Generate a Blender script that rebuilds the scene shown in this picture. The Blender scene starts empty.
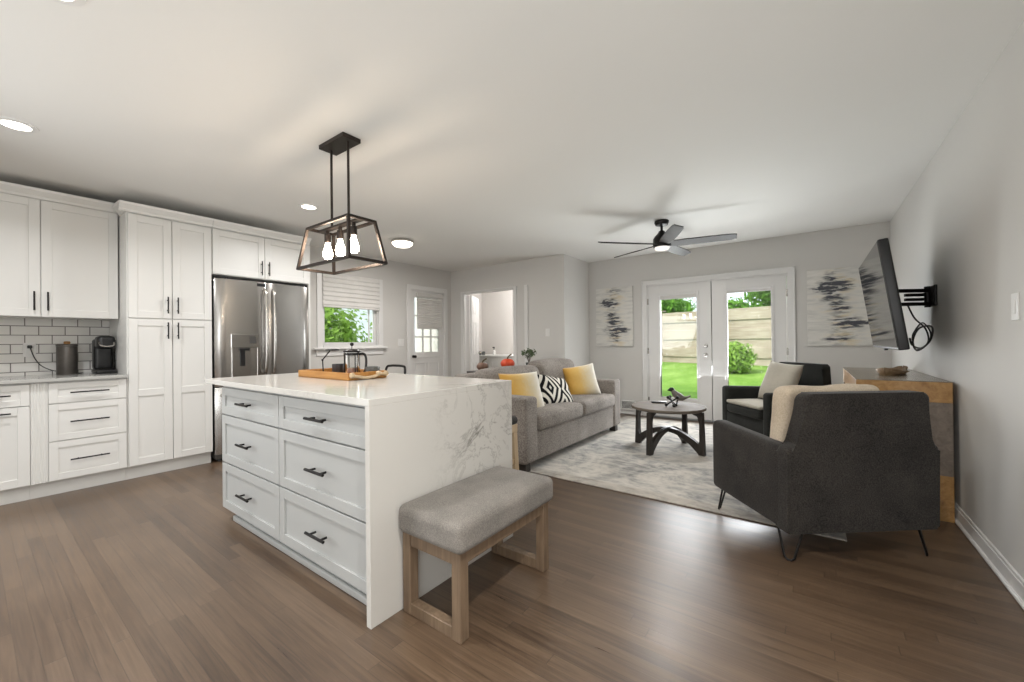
import bpy, bmesh, math, random
from mathutils import Vector, Matrix, noise as mnoise
random.seed(7)
scene = bpy.context.scene
col = scene.collection
PI = math.pi

# ------------------------------------------------------------------ camera, world, sun, area lights, exposure
def camera():
    yaw, pitch, roll = .636447, .00367166, -.0104983
    f = Vector((-math.sin(yaw)*math.cos(pitch), math.cos(yaw)*math.cos(pitch), math.sin(pitch)))
    r = Vector((math.cos(yaw), math.sin(yaw), 0)); u = r.cross(f)
    r2 = r*math.cos(roll) + u*math.sin(roll); u2 = -r*math.sin(roll) + u*math.cos(roll)
    cam = bpy.data.cameras.new('camera'); o = bpy.data.objects.new('camera', cam); col.objects.link(o)
    m = Matrix((r2, u2, -f)).transposed().to_4x4(); m.translation = (0, 0, 1.15)
    o.matrix_world = m
    cam.sensor_width = 36; cam.lens = 405.34/1024*36; cam.clip_start = .02; cam.clip_end = 300
    scene.camera = o
camera()

def sky():
    w = bpy.data.worlds.new('world'); scene.world = w; w.use_nodes = True
    nt = w.node_tree; bg = nt.nodes['Background']
    bg.inputs[0].default_value = (.80, .90, 1, 1); bg.inputs[1].default_value = 2.0
sky()

def lamp(name, kind, loc, power, color=(1, 1, 1), rot=(0, 0, 0), size=None, size_y=None, spread=None, radius=None, angle=None):
    l = bpy.data.lights.new(name, kind); l.energy = power; l.color = color
    if kind == 'AREA':
        l.shape = 'RECTANGLE' if size_y else 'DISK'; l.size = size
        if size_y: l.size_y = size_y
        if spread: l.spread = spread
    if radius is not None: l.shadow_soft_size = radius
    if angle is not None: l.angle = angle
    o = bpy.data.objects.new(name, l); col.objects.link(o); o.location = loc; o.rotation_euler = rot
    return o
lamp('sun', 'SUN', (0, -5, 20), 4.0, (1, .95, .85), (math.radians(42), 0, math.radians(-30)), angle=.02)
# daylight from an unseen window behind the camera, then two added fill lamps
lamp('daylight_rear', 'AREA', (-3.4, -1.3, 1.2), 46, (.94, .975, 1), (math.radians(79), 0, math.radians(-46)), 1.8, 1.5)
lamp('side_fill', 'AREA', (.62, -.75, 1.3), 36, (.95, .98, 1), (math.radians(84), 0, math.radians(62)), 1.3, 1.5)  # added fill from the right, no window there
lamp('upward_fill', 'AREA', (.0, -1.0, .8), 14, (.92, .965, 1), (math.radians(180), 0, 0), 2.0, 1.0)  # added up-facing fill that brightens the ceiling
lamp('daylight_door', 'AREA', (-1.13, 6.42, 1.15), 120, (.95, .98, 1), (math.radians(-108), 0, 0), 1.5, 1.7)
lamp('bathroom_light', 'POINT', (-4.6, 6.5, 2.25), 42, (1, .975, .95), radius=.12)

vs = scene.view_settings
scene.display_settings.display_device = 'sRGB'
vs.view_transform = 'Standard'; vs.look = 'None'; vs.gamma = 1; vs.exposure = 0.12
try: vs.use_curve_mapping = False
except Exception: pass

# ------------------------------------------------------------------ materials
def lin(r, g, b):
    f = lambda c: (c/255/12.92) if c/255 <= .04045 else ((c/255+.055)/1.055)**2.4
    return (f(r), f(g), f(b), 1)

class NT:
    def __init__(s, name):
        s.m = bpy.data.materials.new(name); s.m.use_nodes = True
        s.nt = s.m.node_tree; s.nt.nodes.clear()
        s.out = s.n('ShaderNodeOutputMaterial')
    def n(s, t, **kw):
        x = s.nt.nodes.new(t)
        for k, v in kw.items(): setattr(x, k, v)
        return x
    def set(s, sock, v):
        if isinstance(v, bpy.types.NodeSocket): s.nt.links.new(v, sock)
        elif v is not None:
            if sock.type == 'RGBA' and len(v) == 3: v = (*v, 1)
            sock.default_value = v
    def math(s, op, a, b=None, c=None, clamp=False):
        x = s.n('ShaderNodeMath', operation=op, use_clamp=clamp)
        for i, v in enumerate((a, b, c)):
            if v is not None: s.set(x.inputs[i], v)
        return x.outputs[0]
    def mix(s, f, a, b, bt='MIX'):
        x = s.n('ShaderNodeMix', data_type='RGBA', blend_type=bt)
        s.set(x.inputs[0], f); s.set(x.inputs[6], a); s.set(x.inputs[7], b)
        return x.outputs[2]
    def ramp(s, f, stops, interp='LINEAR'):
        x = s.n('ShaderNodeValToRGB'); cr = x.color_ramp; cr.interpolation = interp
        while len(cr.elements) < len(stops): cr.elements.new(.5)
        for e, (p, c) in zip(cr.elements, stops):
            e.position = p; e.color = c if len(c) == 4 else (*c, 1)
        s.set(x.inputs[0], f); return x.outputs[0]
    def fr(s, f, a, b, c=0, d=1):
        x = s.n('ShaderNodeMapRange'); x.clamp = True
        for i, v in enumerate((f, a, b, c, d)): s.set(x.inputs[i], v)
        return x.outputs[0]
    def coord(s, which='Object'): return s.n('ShaderNodeTexCoord').outputs[which]
    def mapping(s, v, scale=(1, 1, 1), loc=(0, 0, 0), rot=(0, 0, 0)):
        x = s.n('ShaderNodeMapping'); s.set(x.inputs[0], v)
        x.inputs['Scale'].default_value = scale; x.inputs['Location'].default_value = loc; x.inputs['Rotation'].default_value = rot
        return x.outputs[0]
    def noise(s, v, scale, detail=3, rough=.5, dist=0):
        x = s.n('ShaderNodeTexNoise'); s.set(x.inputs['Vector'], v)
        x.inputs['Scale'].default_value = scale; x.inputs['Detail'].default_value = detail
        x.inputs['Roughness'].default_value = rough; x.inputs['Distortion'].default_value = dist
        return x.outputs[0]
    def sep(s, v):
        x = s.n('ShaderNodeSeparateXYZ'); s.set(x.inputs[0], v); return x.outputs
    def comb(s, x_, y_, z_):
        x = s.n('ShaderNodeCombineXYZ')
        for i, v in enumerate((x_, y_, z_)): s.set(x.inputs[i], v)
        return x.outputs[0]
    def bsdf(s, color, rough=.5, metal=0, height=None, bump=.2, bdist=.01, sheen=0, spec=None, emis=None, estr=0):
        b = s.n('ShaderNodeBsdfPrincipled')
        s.set(b.inputs['Base Color'], color); s.set(b.inputs['Roughness'], rough); s.set(b.inputs['Metallic'], metal)
        if sheen: b.inputs['Sheen Weight'].default_value = sheen
        if spec is not None: s.set(b.inputs['Specular IOR Level'], spec)
        if height is not None:
            bm_ = s.n('ShaderNodeBump'); bm_.inputs['Strength'].default_value = bump; bm_.inputs['Distance'].default_value = bdist
            s.set(bm_.inputs['Height'], height); s.nt.links.new(bm_.outputs[0], b.inputs['Normal'])
        if emis: s.set(b.inputs['Emission Color'], emis); b.inputs['Emission Strength'].default_value = estr
        s.nt.links.new(b.outputs[0], s.out.inputs[0]); return b

def plain(name, rgb, rough=.5, metal=0, var=.04, vscale=6, bump=0, bscale=200, spec=None):
    t = NT(name); c = t.coord(); base = lin(*rgb)
    n = t.noise(c, vscale, 3)
    d = tuple(x*(1-var) for x in base[:3]); l = tuple(min(1, x*(1+var)) for x in base[:3])
    colr = t.mix(n, (*d, 1), (*l, 1))
    h = t.noise(c, bscale, 2) if bump else None
    t.bsdf(colr, rough, metal, h, bump, .002, spec=spec); return t.m

def fabric(name, rgb, rgb2, scale=350, bump=.35, big=6, rough=.95, sheen=.1):
    t = NT(name); c = t.coord()
    n = t.noise(c, scale, 2, .6); nb = t.noise(c, big, 3)
    f = t.math('ADD', t.math('MULTIPLY', n, .65), t.math('MULTIPLY', nb, .35))
    colr = t.mix(t.fr(f, .35, .65), lin(*rgb), lin(*rgb2))
    t.bsdf(colr, rough, 0, n, bump, .003, sheen=sheen, spec=.2); return t.m

def wood(name, dark, light, axis='x', scale=1.0, rough=.5, bump=.15):
    t = NT(name); c = t.coord()
    sc = {'x': (3, 40, 40), 'y': (40, 3, 40), 'z': (40, 40, 3)}[axis]
    v = t.mapping(c, tuple(k*scale for k in sc))
    n = t.noise(v, 1, 5, .6, .6); n2 = t.noise(c, 5*scale, 2)
    f = t.math('ADD', t.math('MULTIPLY', n, .75), t.math('MULTIPLY', n2, .25))
    t.bsdf(t.mix(t.fr(f, .3, .7), lin(*dark), lin(*light)), rough, 0, n, bump, .003); return t.m

def glassy(name, tint=(1, 1, 1), gloss=.08):
    t = NT(name)
    tr = t.n('ShaderNodeBsdfTransparent'); tr.inputs[0].default_value = (*tint, 1)
    gl = t.n('ShaderNodeBsdfGlossy'); gl.inputs['Roughness'].default_value = .02
    fz = t.n('ShaderNodeFresnel'); fz.inputs[0].default_value = 1.45
    mx = t.n('ShaderNodeMixShader'); t.nt.links.new(fz.outputs[0], mx.inputs[0])
    t.nt.links.new(tr.outputs[0], mx.inputs[1]); t.nt.links.new(gl.outputs[0], mx.inputs[2])
    t.nt.links.new(mx.outputs[0], t.out.inputs[0]); return t.m

def emit(name, rgb, strength):
    t = NT(name); e = t.n('ShaderNodeEmission'); e.inputs[0].default_value = lin(*rgb); e.inputs[1].default_value = strength
    t.nt.links.new(e.outputs[0], t.out.inputs[0]); return t.m

def floor_mat():
    t = NT('oak_plank_floor'); o = t.sep(t.coord())
    W, LN = .056, 1.25
    ry = t.math('DIVIDE', o[1], W); row = t.math('FLOOR', ry)
    wn = t.n('ShaderNodeTexWhiteNoise', noise_dimensions='1D'); t.set(wn.inputs['W'], row)
    xs = t.math('ADD', t.math('DIVIDE', o[0], LN), t.math('MULTIPLY', wn.outputs[0], 7.3)); pk = t.math('FLOOR', xs)
    w2 = t.n('ShaderNodeTexWhiteNoise', noise_dimensions='2D'); t.set(w2.inputs['Vector'], t.comb(row, pk, 0))
    pid = w2.outputs[0]
    fy = t.math('FRACT', ry); fx = t.math('FRACT', xs)
    ey = t.math('MINIMUM', fy, t.math('SUBTRACT', 1, fy)); ex = t.math('MINIMUM', fx, t.math('SUBTRACT', 1, fx))
    gap = t.math('MINIMUM', t.fr(ey, 0, .03), t.fr(ex, 0, .002))
    v = t.comb(t.math('MULTIPLY', o[0], 2.2), t.math('MULTIPLY', o[1], 55), t.math('MULTIPLY', pid, 31))
    g = t.noise(v, 1, 5, .62, 1.2); blot = t.noise(t.coord(), 1.6, 3)
    f = t.math('ADD', t.math('ADD', t.math('MULTIPLY', g, .66), t.math('MULTIPLY', pid, .17)), t.math('MULTIPLY', blot, .33))
    colr = t.ramp(f, [(.34, lin(55, 42, 32)), (.55, lin(88, 70, 54)), (.68, lin(101, 82, 64)), (.9, lin(122, 101, 81))])
    colr = t.mix(t.fr(gap, 0, 1, .55, 0), colr, lin(34, 25, 20))
    t.bsdf(colr, t.fr(g, .2, .8, .26, .40), 0, t.math('ADD', t.math('MULTIPLY', gap, .6), t.math('MULTIPLY', g, .25)), .18, .003, spec=.85)
    return t.m

def quartz():
    t = NT('white_quartz'); c = t.coord()
    w = t.noise(c, 1.7, 6, .62, 1.1); w2 = t.noise(t.mapping(c, loc=(3.1, 7.7, 1.3)), 3.4, 6, .68, 1.6)
    o = t.sep(c)                                        # the vein bundle runs down the rear half of the waterfall end
    wob = t.math('MULTIPLY', t.math('SUBTRACT', t.noise(c, 2.5, 2), .5), .5)
    yc = t.math('ADD', t.math('ADD', .20, t.math('MULTIPLY', o[2], .05)), wob)
    dy = t.math('DIVIDE', t.math('SUBTRACT', o[1], yc), .20)
    region = t.math('MULTIPLY', t.math('EXPONENT', t.math('MULTIPLY', t.math('MULTIPLY', dy, dy), -1)), t.fr(o[0], .70, .90))
    region = t.math('MULTIPLY', region, t.fr(o[2], -.75, -.35))
    region = t.math('ADD', region, t.math('MULTIPLY', t.fr(t.noise(t.mapping(c, loc=(.9, .45, .2)), 1.25, 2), .5, .7), .22))
    v1 = t.fr(t.math('ABSOLUTE', t.math('SUBTRACT', w, .5)), 0, .020, 1, 0)
    v2 = t.fr(t.math('ABSOLUTE', t.math('SUBTRACT', w2, .5)), 0, .028, 1, 0)
    s = t.math('MULTIPLY', t.math('ADD', t.math('MULTIPLY', v1, .6), t.math('MULTIPLY', v2, .45)), region, clamp=True)
    t.bsdf(t.mix(s, lin(202, 199, 193), lin(116, 112, 106)), .16, spec=.5); return t.m

def tile_mat():
    t = NT('white_subway_tile'); o = t.sep(t.coord())
    b = t.n('ShaderNodeTexBrick'); b.offset = .5; t.set(b.inputs['Vector'], t.comb(o[1], o[2], 0))
    b.inputs['Color1'].default_value = lin(226, 224, 220); b.inputs['Color2'].default_value = lin(218, 216, 211); b.inputs['Mortar'].default_value = lin(112, 108, 104)
    b.inputs['Scale'].default_value = 1; b.inputs['Brick Width'].default_value = .155; b.inputs['Row Height'].default_value = .0785
    b.inputs['Mortar Size'].default_value = .0034; b.inputs['Mortar Smooth'].default_value = .1
    t.bsdf(b.outputs[0], .15, 0, b.outputs['Fac'], -.3, .002); return t.m

def rug_mat():
    t = NT('distressed_rug'); c = t.coord()
    a = t.noise(c, 2.2, 8, .72, .9); b = t.noise(t.mapping(c, (7, 16, 8)), 1, 5, .7, .4); f_ = t.noise(c, 160, 2)
    k = t.math('ADD', t.math('MULTIPLY', a, .65), t.math('MULTIPLY', b, .35))
    colr = t.ramp(k, [(.36, lin(118, 119, 120)), (.45, lin(166, 164, 160)), (.53, lin(198, 193, 185)), (.64, lin(214, 209, 200))])
    o = t.sep(c)
    bx = t.math('MINIMUM', t.math('SUBTRACT', 1.22, t.math('ABSOLUTE', o[0])), t.math('SUBTRACT', 1.52, t.math('ABSOLUTE', o[1])))
    colr = t.mix(t.fr(bx, .10, .14, .35, 0), colr, lin(150, 138, 124))
    t.bsdf(colr, .97, 0, f_, .5, .006, spec=.1); return t.m

def painting_mat(name, blobs, flip=1):
    t = NT(name); g = t.coord('Generated'); s = t.sep(g); u, v = s[0], s[2]
    st = t.noise(t.comb(t.math('MULTIPLY', u, 3.5), 0, t.math('MULTIPLY', v, 30*flip)), 1, 5, .65, .5)
    st2 = t.noise(t.comb(t.math('MULTIPLY', u, 2.2), 4, t.math('MULTIPLY', v, 17)), 1, 4, .6, .3)
    base = t.ramp(st2, [(.3, lin(192, 191, 187)), (.5, lin(214, 212, 206)), (.7, lin(224, 222, 218))])
    tot = None; yel = None
    for (u0, v0, su, sv, a) in blobs:
        du = t.math('DIVIDE', t.math('SUBTRACT', u, u0), su*1.25); dv = t.math('DIVIDE', t.math('SUBTRACT', v, v0), sv*1.4)
        e = t.math('MULTIPLY', t.math('EXPONENT', t.math('MULTIPLY', t.math('ADD', t.math('MULTIPLY', du, du), t.math('MULTIPLY', dv, dv)), -1)), a)
        tot = e if tot is None else t.math('ADD', tot, e)
    tot = t.math('ADD', tot, t.math('MULTIPLY', t.math('EXPONENT', t.math('MULTIPLY', t.math('POWER', t.math('DIVIDE', t.math('SUBTRACT', u, .47), .24), 2), -1)), .22))
    yb = t.math('SUBTRACT', u, t.math('ADD', .52, t.math('MULTIPLY', t.math('SINE', t.math('MULTIPLY', v, 8)), .1)))
    ym = t.math('MULTIPLY', t.math('EXPONENT', t.math('MULTIPLY', t.math('MULTIPLY', yb, yb), -14)), t.fr(st2, .5, .62))
    base = t.mix(t.math('MULTIPLY', ym, .6), base, lin(201, 180, 128))
    dk = t.fr(t.math('MULTIPLY', tot, t.fr(st, .40, .60)), .10, .5)
    colr = t.mix(dk, base, t.mix(st2, lin(56, 58, 64), lin(84, 86, 94)))
    t.bsdf(colr, .6, 0, st, .3, .004); return t.m

def zig_mat():
    t = NT('black_white_diamond'); s = t.sep(t.coord('Generated'))
    u = t.math('ABSOLUTE', t.math('SUBTRACT', t.math('MULTIPLY', t.math('FRACT', t.math('ADD', t.math('MULTIPLY', s[0], 1.5), .12)), 1), .5))
    v = t.math('ABSOLUTE', t.math('SUBTRACT', s[2], .5))
    d = t.math('ADD', t.math('MULTIPLY', u, 1.5), v)
    n = t.noise(t.coord(), 60, 2)
    f = t.math('FRACT', t.math('ADD', t.math('MULTIPLY', d, 3.1), t.math('MULTIPLY', n, .06)))
    t.bsdf(t.mix(t.fr(t.math('ABSOLUTE', t.math('SUBTRACT', f, .5)), .23, .27), lin(24, 24, 26), lin(222, 218, 208)), .95, spec=.15); return t.m

def ombre_mat():
    t = NT('yellow_ombre_velvet'); s = t.sep(t.coord('Generated')); n = t.noise(t.coord(), 40, 3)
    f = t.math('ADD', s[0], t.math('MULTIPLY', n, .18))
    t.bsdf(t.ramp(f, [(.2, lin(206, 158, 68)), (.5, lin(214, 178, 104)), (.72, lin(212, 196, 158)), (.95, lin(214, 208, 194))]), .85, sheen=.3); return t.m

def steel_mat():
    t = NT('brushed_stainless'); c = t.coord()
    n = t.noise(t.mapping(c, (90, 90, 1.5)), 1, 3)
    t.bsdf(t.mix(n, lin(176, 173, 169), lin(180, 177, 173)), .27, 1.0); return t.m

def patch_mat():
    t = NT('patchwork_wood'); c = t.coord(); s = t.sep(c)
    v = t.mapping(c, (30, 6, 30)); n = t.noise(v, 1, 5, .6, .7); kn = t.noise(c, 9, 4, .6)
    f = t.math('ADD', t.math('MULTIPLY', n, .6), t.math('MULTIPLY', kn, .4))
    nat = t.ramp(f, [(.3, lin(134, 96, 54)), (.5, lin(168, 128, 78)), (.7, lin(190, 152, 100))])
    gry = t.ramp(f, [(.3, lin(92, 82, 74)), (.5, lin(120, 109, 99)), (.7, lin(138, 127, 116))])
    m = t.math('MULTIPLY', t.math('GREATER_THAN', s[2], .285), t.math('LESS_THAN', s[2], .742))
    t.bsdf(t.mix(m, nat, gry), .28, 0, n, .12, .002); return t.m

def leaf_mat(name, a, b):
    t = NT(name); c = t.coord(); n = t.noise(c, 2.5, 3); n2 = t.noise(c, 30, 1)
    colr = t.mix(t.math('ADD', t.math('MULTIPLY', n, .5), t.math('MULTIPLY', n2, .5)), lin(*a), lin(*b))
    d = t.n('ShaderNodeBsdfDiffuse'); t.set(d.inputs[0], colr); tl = t.n('ShaderNodeBsdfTranslucent'); t.set(tl.inputs[0], colr)
    mx = t.n('ShaderNodeMixShader'); mx.inputs[0].default_value = .35
    t.nt.links.new(d.outputs[0], mx.inputs[1]); t.nt.links.new(tl.outputs[0], mx.inputs[2]); t.nt.links.new(mx.outputs[0], t.out.inputs[0])
    return t.m

def lawn_mat():
    t = NT('lawn_grass'); c = t.coord(); a = t.noise(t.mapping(c, (1, .6, 1)), .9, 4, .6); b = t.noise(c, 45, 3, .7)
    f = t.math('ADD', t.math('MULTIPLY', a, .6), t.math('MULTIPLY', b, .4))
    t.bsdf(t.ramp(f, [(.3, lin(72, 108, 42)), (.5, lin(106, 142, 56)), (.7, lin(156, 182, 100))]), .9, 0, b, .6, .03, spec=.1); return t.m

def fence_mat():
    t = NT('weathered_board'); c = t.coord(); n = t.noise(t.mapping(c, (1.5, 1.5, 22)), 1, 5, .65, .5); k = t.noise(c, 1.1, 3)
    f = t.math('ADD', t.math('MULTIPLY', n, .55), t.math('MULTIPLY', k, .45))
    t.bsdf(t.ramp(f, [(.3, lin(126, 112, 94)), (.5, lin(164, 152, 134)), (.7, lin(192, 182, 166))]), .9, 0, n, .3, .01); return t.m

M = dict(
 wall=plain('wall_paint', (207, 205, 201), .7, var=.015, vscale=2, bump=.03, bscale=120),
 ceil=plain('ceiling_paint', (232, 231, 227), .8, var=.01, vscale=2, bump=.03, bscale=150),
 trim=plain('white_trim', (222, 221, 219), .35, var=.01),
 bath=plain('bathroom_paint', (226, 222, 218), .7, var=.01),
 cab=plain('cabinet_white', (222, 221, 217), .38, var=.012),
 isl=plain('island_grey', (175, 176, 174), .38, var=.012),
 floor=floor_mat(), quartz=quartz(), tile=tile_mat(), rug=rug_mat(), steel=steel_mat(), patch=patch_mat(),
 counter=plain('grey_countertop', (176, 175, 171), .15, var=.06, vscale=60),
 black=plain('black_metal', (34, 32, 31), .38, .6),
 bronze=plain('dark_bronze', (58, 51, 47), .42, .7),
 plastic=plain('black_plastic', (22, 22, 23), .35),
 chrome=plain('satin_nickel', (190, 187, 182), .25, 1.0),
 fridge_side=plain('fridge_grey', (92, 90, 88), .4, .5),
 benchwood=wood('ash_wood_grey', (96, 78, 61), (134, 113, 91), 'z', 1, .55),
 top_sheen=wood('grey_sheen_wood', (112, 100, 86), (148, 136, 120), 'y', .8, .25),  # wood colour with the console top's grey reflection mixed in
 stoolwood=wood('pale_wood', (176, 152, 120), (204, 182, 150), 'z', 1, .5),
 greyfab=fabric('grey_linen', (104, 100, 95), (146, 140, 133), 260),
 sofafab=fabric('taupe_chenille', (104, 97, 91), (158, 151, 144), 85, .5, 4),
 charcoal=fabric('charcoal_tweed', (27, 25, 24), (63, 59, 55), 150),
 charcoal2=fabric('black_charcoal_tweed', (22, 23, 22), (46, 47, 44), 150),
 cream=fabric('cream_linen', (160, 154, 142), (188, 182, 169), 240),
 beige=fabric('beige_knit', (184, 168, 146), (212, 198, 178), 160),
 zig=zig_mat(), ombre=ombre_mat(),
 tabletop=wood('weathered_oak', (84, 76, 67), (112, 102, 91), 'x', .8, .75),
 espresso=wood('espresso_wood', (36, 32, 28), (54, 48, 43), 'z', 1, .45),
 traywood=wood('acacia_wood', (148, 96, 42), (196, 144, 78), 'x', .8, .4),
 glass=glassy('clear_glass'), press=glassy('press_glass', (.93, .94, .94)),
 bulb=emit('bulb_glow', (255, 232, 206), 72), can=emit('downlight_glow', (255, 246, 232), 14), dome=emit('dome_glow', (255, 244, 228), 4), fanlite=emit('fan_light_glow', (255, 248, 238), 1.1),
 screen=plain('black_screen', (10, 10, 11), .06, 0, spec=1.0),
 shade=fabric('white_shade_cloth', (206, 204, 200), (220, 218, 214), 120, .15),
 ceramic=plain('grey_ceramic', (92, 94, 92), .25), mug=plain('dark_mug', (48, 48, 52), .35),
 tin=plain('galvanised_tin', (98, 94, 90), .38, .75, var=.25, vscale=22), knob=wood('wood_knob', (140, 98, 52), (176, 132, 80), 'z'),
 pumpkin=plain('pumpkin_skin', (208, 74, 36), .45, var=.2), gourd=plain('brown_gourd', (112, 84, 68), .5, var=.3, vscale=30),
 stem=plain('dry_stem', (84, 72, 50), .8), leaf=leaf_mat('pot_leaf', (70, 88, 62), (128, 142, 112)),
 bush=leaf_mat('bush_leaf', (84, 130, 40), (176, 206, 104)), tree=leaf_mat('tree_leaf', (62, 112, 34), (136, 184, 78)), bark=plain('bark', (96, 84, 70), .9, var=.3),
 lawn=lawn_mat(), fence=fence_mat(), mulch=plain('mulch', (104, 88, 74), .95, var=.4, vscale=14), siding=plain('white_siding', (222, 222, 222), .7),
 bird=plain('bird_grey', (118, 112, 106), .4, var=.2), fan=wood('fan_blade_dark', (40, 37, 35), (56, 52, 49), 'x', .6, .6),
 tray2=wood('driftwood', (104, 82, 58), (150, 126, 96), 'x', 1.2, .6), sash=plain('grey_sash', (120, 122, 122), .4), dark=plain('dark_gap', (20, 19, 18), .8),
 white=plain('white_plastic', (226, 225, 222), .35, var=.01), pane=plain('frosted_pane', (214, 222, 222), .3),
)
M['art_left'] = painting_mat('abstract_canvas_tall', [(.30, .75, .17, .035, 1.3), (.42, .70, .12, .03, .8), (.5, .93, .14, .03, .5), (.38, .55, .1, .03, .7), (.52, .47, .14, .04, .6), (.55, .28, .2, .045, 1.3), (.55, .16, .08, .05, .8), (.75, .27, .15, .02, .7), (.55, .40, .15, .02, .6)])
M['art_right'] = painting_mat('abstract_canvas_wide', [(.40, .77, .16, .05, 1.4), (.16, .74, .13, .02, .9), (.36, .87, .07, .06, .7), (.62, .79, .12, .03, .6), (.36, .64, .1, .04, .7), (.44, .58, .12, .04, .5), (.56, .48, .12, .03, .7), (.64, .29, .18, .045, 1.2), (.84, .29, .14, .02, .7), (.46, .08, .14, .02, .8), (.60, .13, .12, .02, .5)])

# ------------------------------------------------------------------ mesh helpers
def box(bm, x0, y0, z0, x1, y1, z1, bev=0, seg=1):
    r = bmesh.ops.create_cube(bm, size=1)
    sx, sy, sz = x1-x0, y1-y0, z1-z0
    for v in r['verts']:
        v.co = Vector((v.co.x*sx+(x0+x1)/2, v.co.y*sy+(y0+y1)/2, v.co.z*sz+(z0+z1)/2))
    if bev:
        es = list({e for v in r['verts'] for e in v.link_edges})
        bmesh.ops.bevel(bm, geom=es, offset=min(bev, .49*min(abs(sx), abs(sy), abs(sz))), segments=seg, profile=.5, affect='EDGES')
    return bm
def softbox(bm, x0, y0, z0, x1, y1, z1, r=.03, puff=(0, 0, 0), n=9, warp=0, ws=4, fn=None):
    c = Vector(((x0+x1)/2, (y0+y1)/2, (z0+z1)/2)); h = Vector(((x1-x0)/2, (y1-y0)/2, (z1-z0)/2)); r = min(r, min(h)*.98)
    def grid(hh):
        g = [-hh, -hh+r*.3, -hh+r*.65]
        m = max(2, n); a = hh-r
        g += [-a+2*a*i/m for i in range(m+1)]
        return g + [hh-r*.65, hh-r*.3, hh]
    G = [grid(h[i]) for i in range(3)]
    cache = {}
    off = random.random()*50
    def vert(p):
        k = tuple(round(q, 6) for q in p)
        if k in cache: return cache[k]
        q = Vector(p); inner = Vector([max(-(h[i]-r), min(h[i]-r, q[i])) for i in range(3)])
        d = q-inner
        s = inner + d.normalized()*r if d.length > 1e-9 else q.copy()
        for i in range(3):
            if puff[i]:
                j, k2 = (i+1) % 3, (i+2) % 3
                w = max(0, 1-(q[j]/h[j])**2)*max(0, 1-(q[k2]/h[k2])**2)
                s[i] += puff[i]*w*(q[i]/h[i])
        s += c
        if warp: s += mnoise.noise_vector(s*ws + Vector((off, 0, 0)))*warp
        if fn: s = fn(s)
        cache[k] = bm.verts.new(s); return cache[k]
    for ax in range(3):
        a, b = (ax+1) % 3, (ax+2) % 3
        for sgn in (-1, 1):
            for i in range(len(G[a])-1):
                for j in range(len(G[b])-1):
                    ps = []
                    for (ii, jj) in ((i, j), (i+1, j), (i+1, j+1), (i, j+1)):
                        p = [0, 0, 0]; p[ax] = sgn*h[ax]; p[a] = G[a][ii]; p[b] = G[b][jj]; ps.append(vert(p))
                    if sgn < 0: ps.reverse()
                    try: bm.faces.new(ps)
                    except ValueError: pass
    return bm
def lathe(bm, prof, c=(0, 0, 0), seg=24, rot=None):
    m = rot or Matrix.Identity(3); c = Vector(c); rings = []
    for (r, z) in prof:
        if r < 1e-6: rings.append([bm.verts.new(c + m @ Vector((0, 0, z)))])
        else: rings.append([bm.verts.new(c + m @ Vector((r*math.cos(2*PI*i/seg), r*math.sin(2*PI*i/seg), z))) for i in range(seg)])
    for a, b in zip(rings, rings[1:]):
        for i in range(seg):
            j = (i+1) % seg
            f = ([a[0], b[i], b[j]] if len(a) == 1 else [a[i], a[j], b[0]] if len(b) == 1 else [a[i], a[j], b[j], b[i]])
            if len(a) == 1 and len(b) == 1: continue
            bm.faces.new(f if len(a) == 1 else list(f))
    return bm
def rod(bm, a, b, r, seg=12, r2=None):
    a, b = Vector(a), Vector(b); d = b-a; L = d.length
    q = d.to_track_quat('Z', 'Y').to_matrix()
    return lathe(bm, [(0, 0), (r, 0), (r2 or r, L), (0, L)], a, seg, q)
def curve_pts(pts, k=6, closed=False):
    P = [Vector(p) for p in pts]; out = []
    n = len(P); rng = range(n if closed else n-1)
    for i in rng:
        p0 = P[(i-1) % n] if closed or i > 0 else P[0]; p1 = P[i]; p2 = P[(i+1) % n]; p3 = P[(i+2) % n] if closed or i+2 < n else P[-1]
        for s in range(k):
            t = s/k
            out.append(.5*((2*p1)+(-p0+p2)*t+(2*p0-5*p1+4*p2-p3)*t*t+(-p0+3*p1-3*p2+p3)*t**3))
    if not closed: out.append(P[-1])
    return out
def tube(bm, pts, r, seg=8, smooth=0, closed=False, flat=1):
    P = curve_pts(pts, smooth, closed) if smooth else [Vector(p) for p in pts]
    n = len(P); rings = []; N = None
    for i in range(n):
        t = (P[(i+1) % n]-P[i-1]) if closed else (P[min(i+1, n-1)]-P[max(i-1, 0)])
        t.normalize()
        if N is None:
            N = t.orthogonal().normalized()
        else:
            N = (N - t*N.dot(t)).normalized()
        B = t.cross(N); rr = r[i*len(r)//n] if isinstance(r, (list, tuple)) else r
        rings.append([bm.verts.new(P[i] + N*math.cos(2*PI*k/seg)*rr + B*math.sin(2*PI*k/seg)*rr*flat) for k in range(seg)])
    for i in range(n if closed else n-1):
        a, b = rings[i], rings[(i+1) % n]
        for k in range(seg): bm.faces.new([a[k], a[(k+1) % seg], b[(k+1) % seg], b[k]])
    if not closed:
        bm.faces.new(list(reversed(rings[0]))); bm.faces.new(rings[-1])
    return bm
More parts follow.
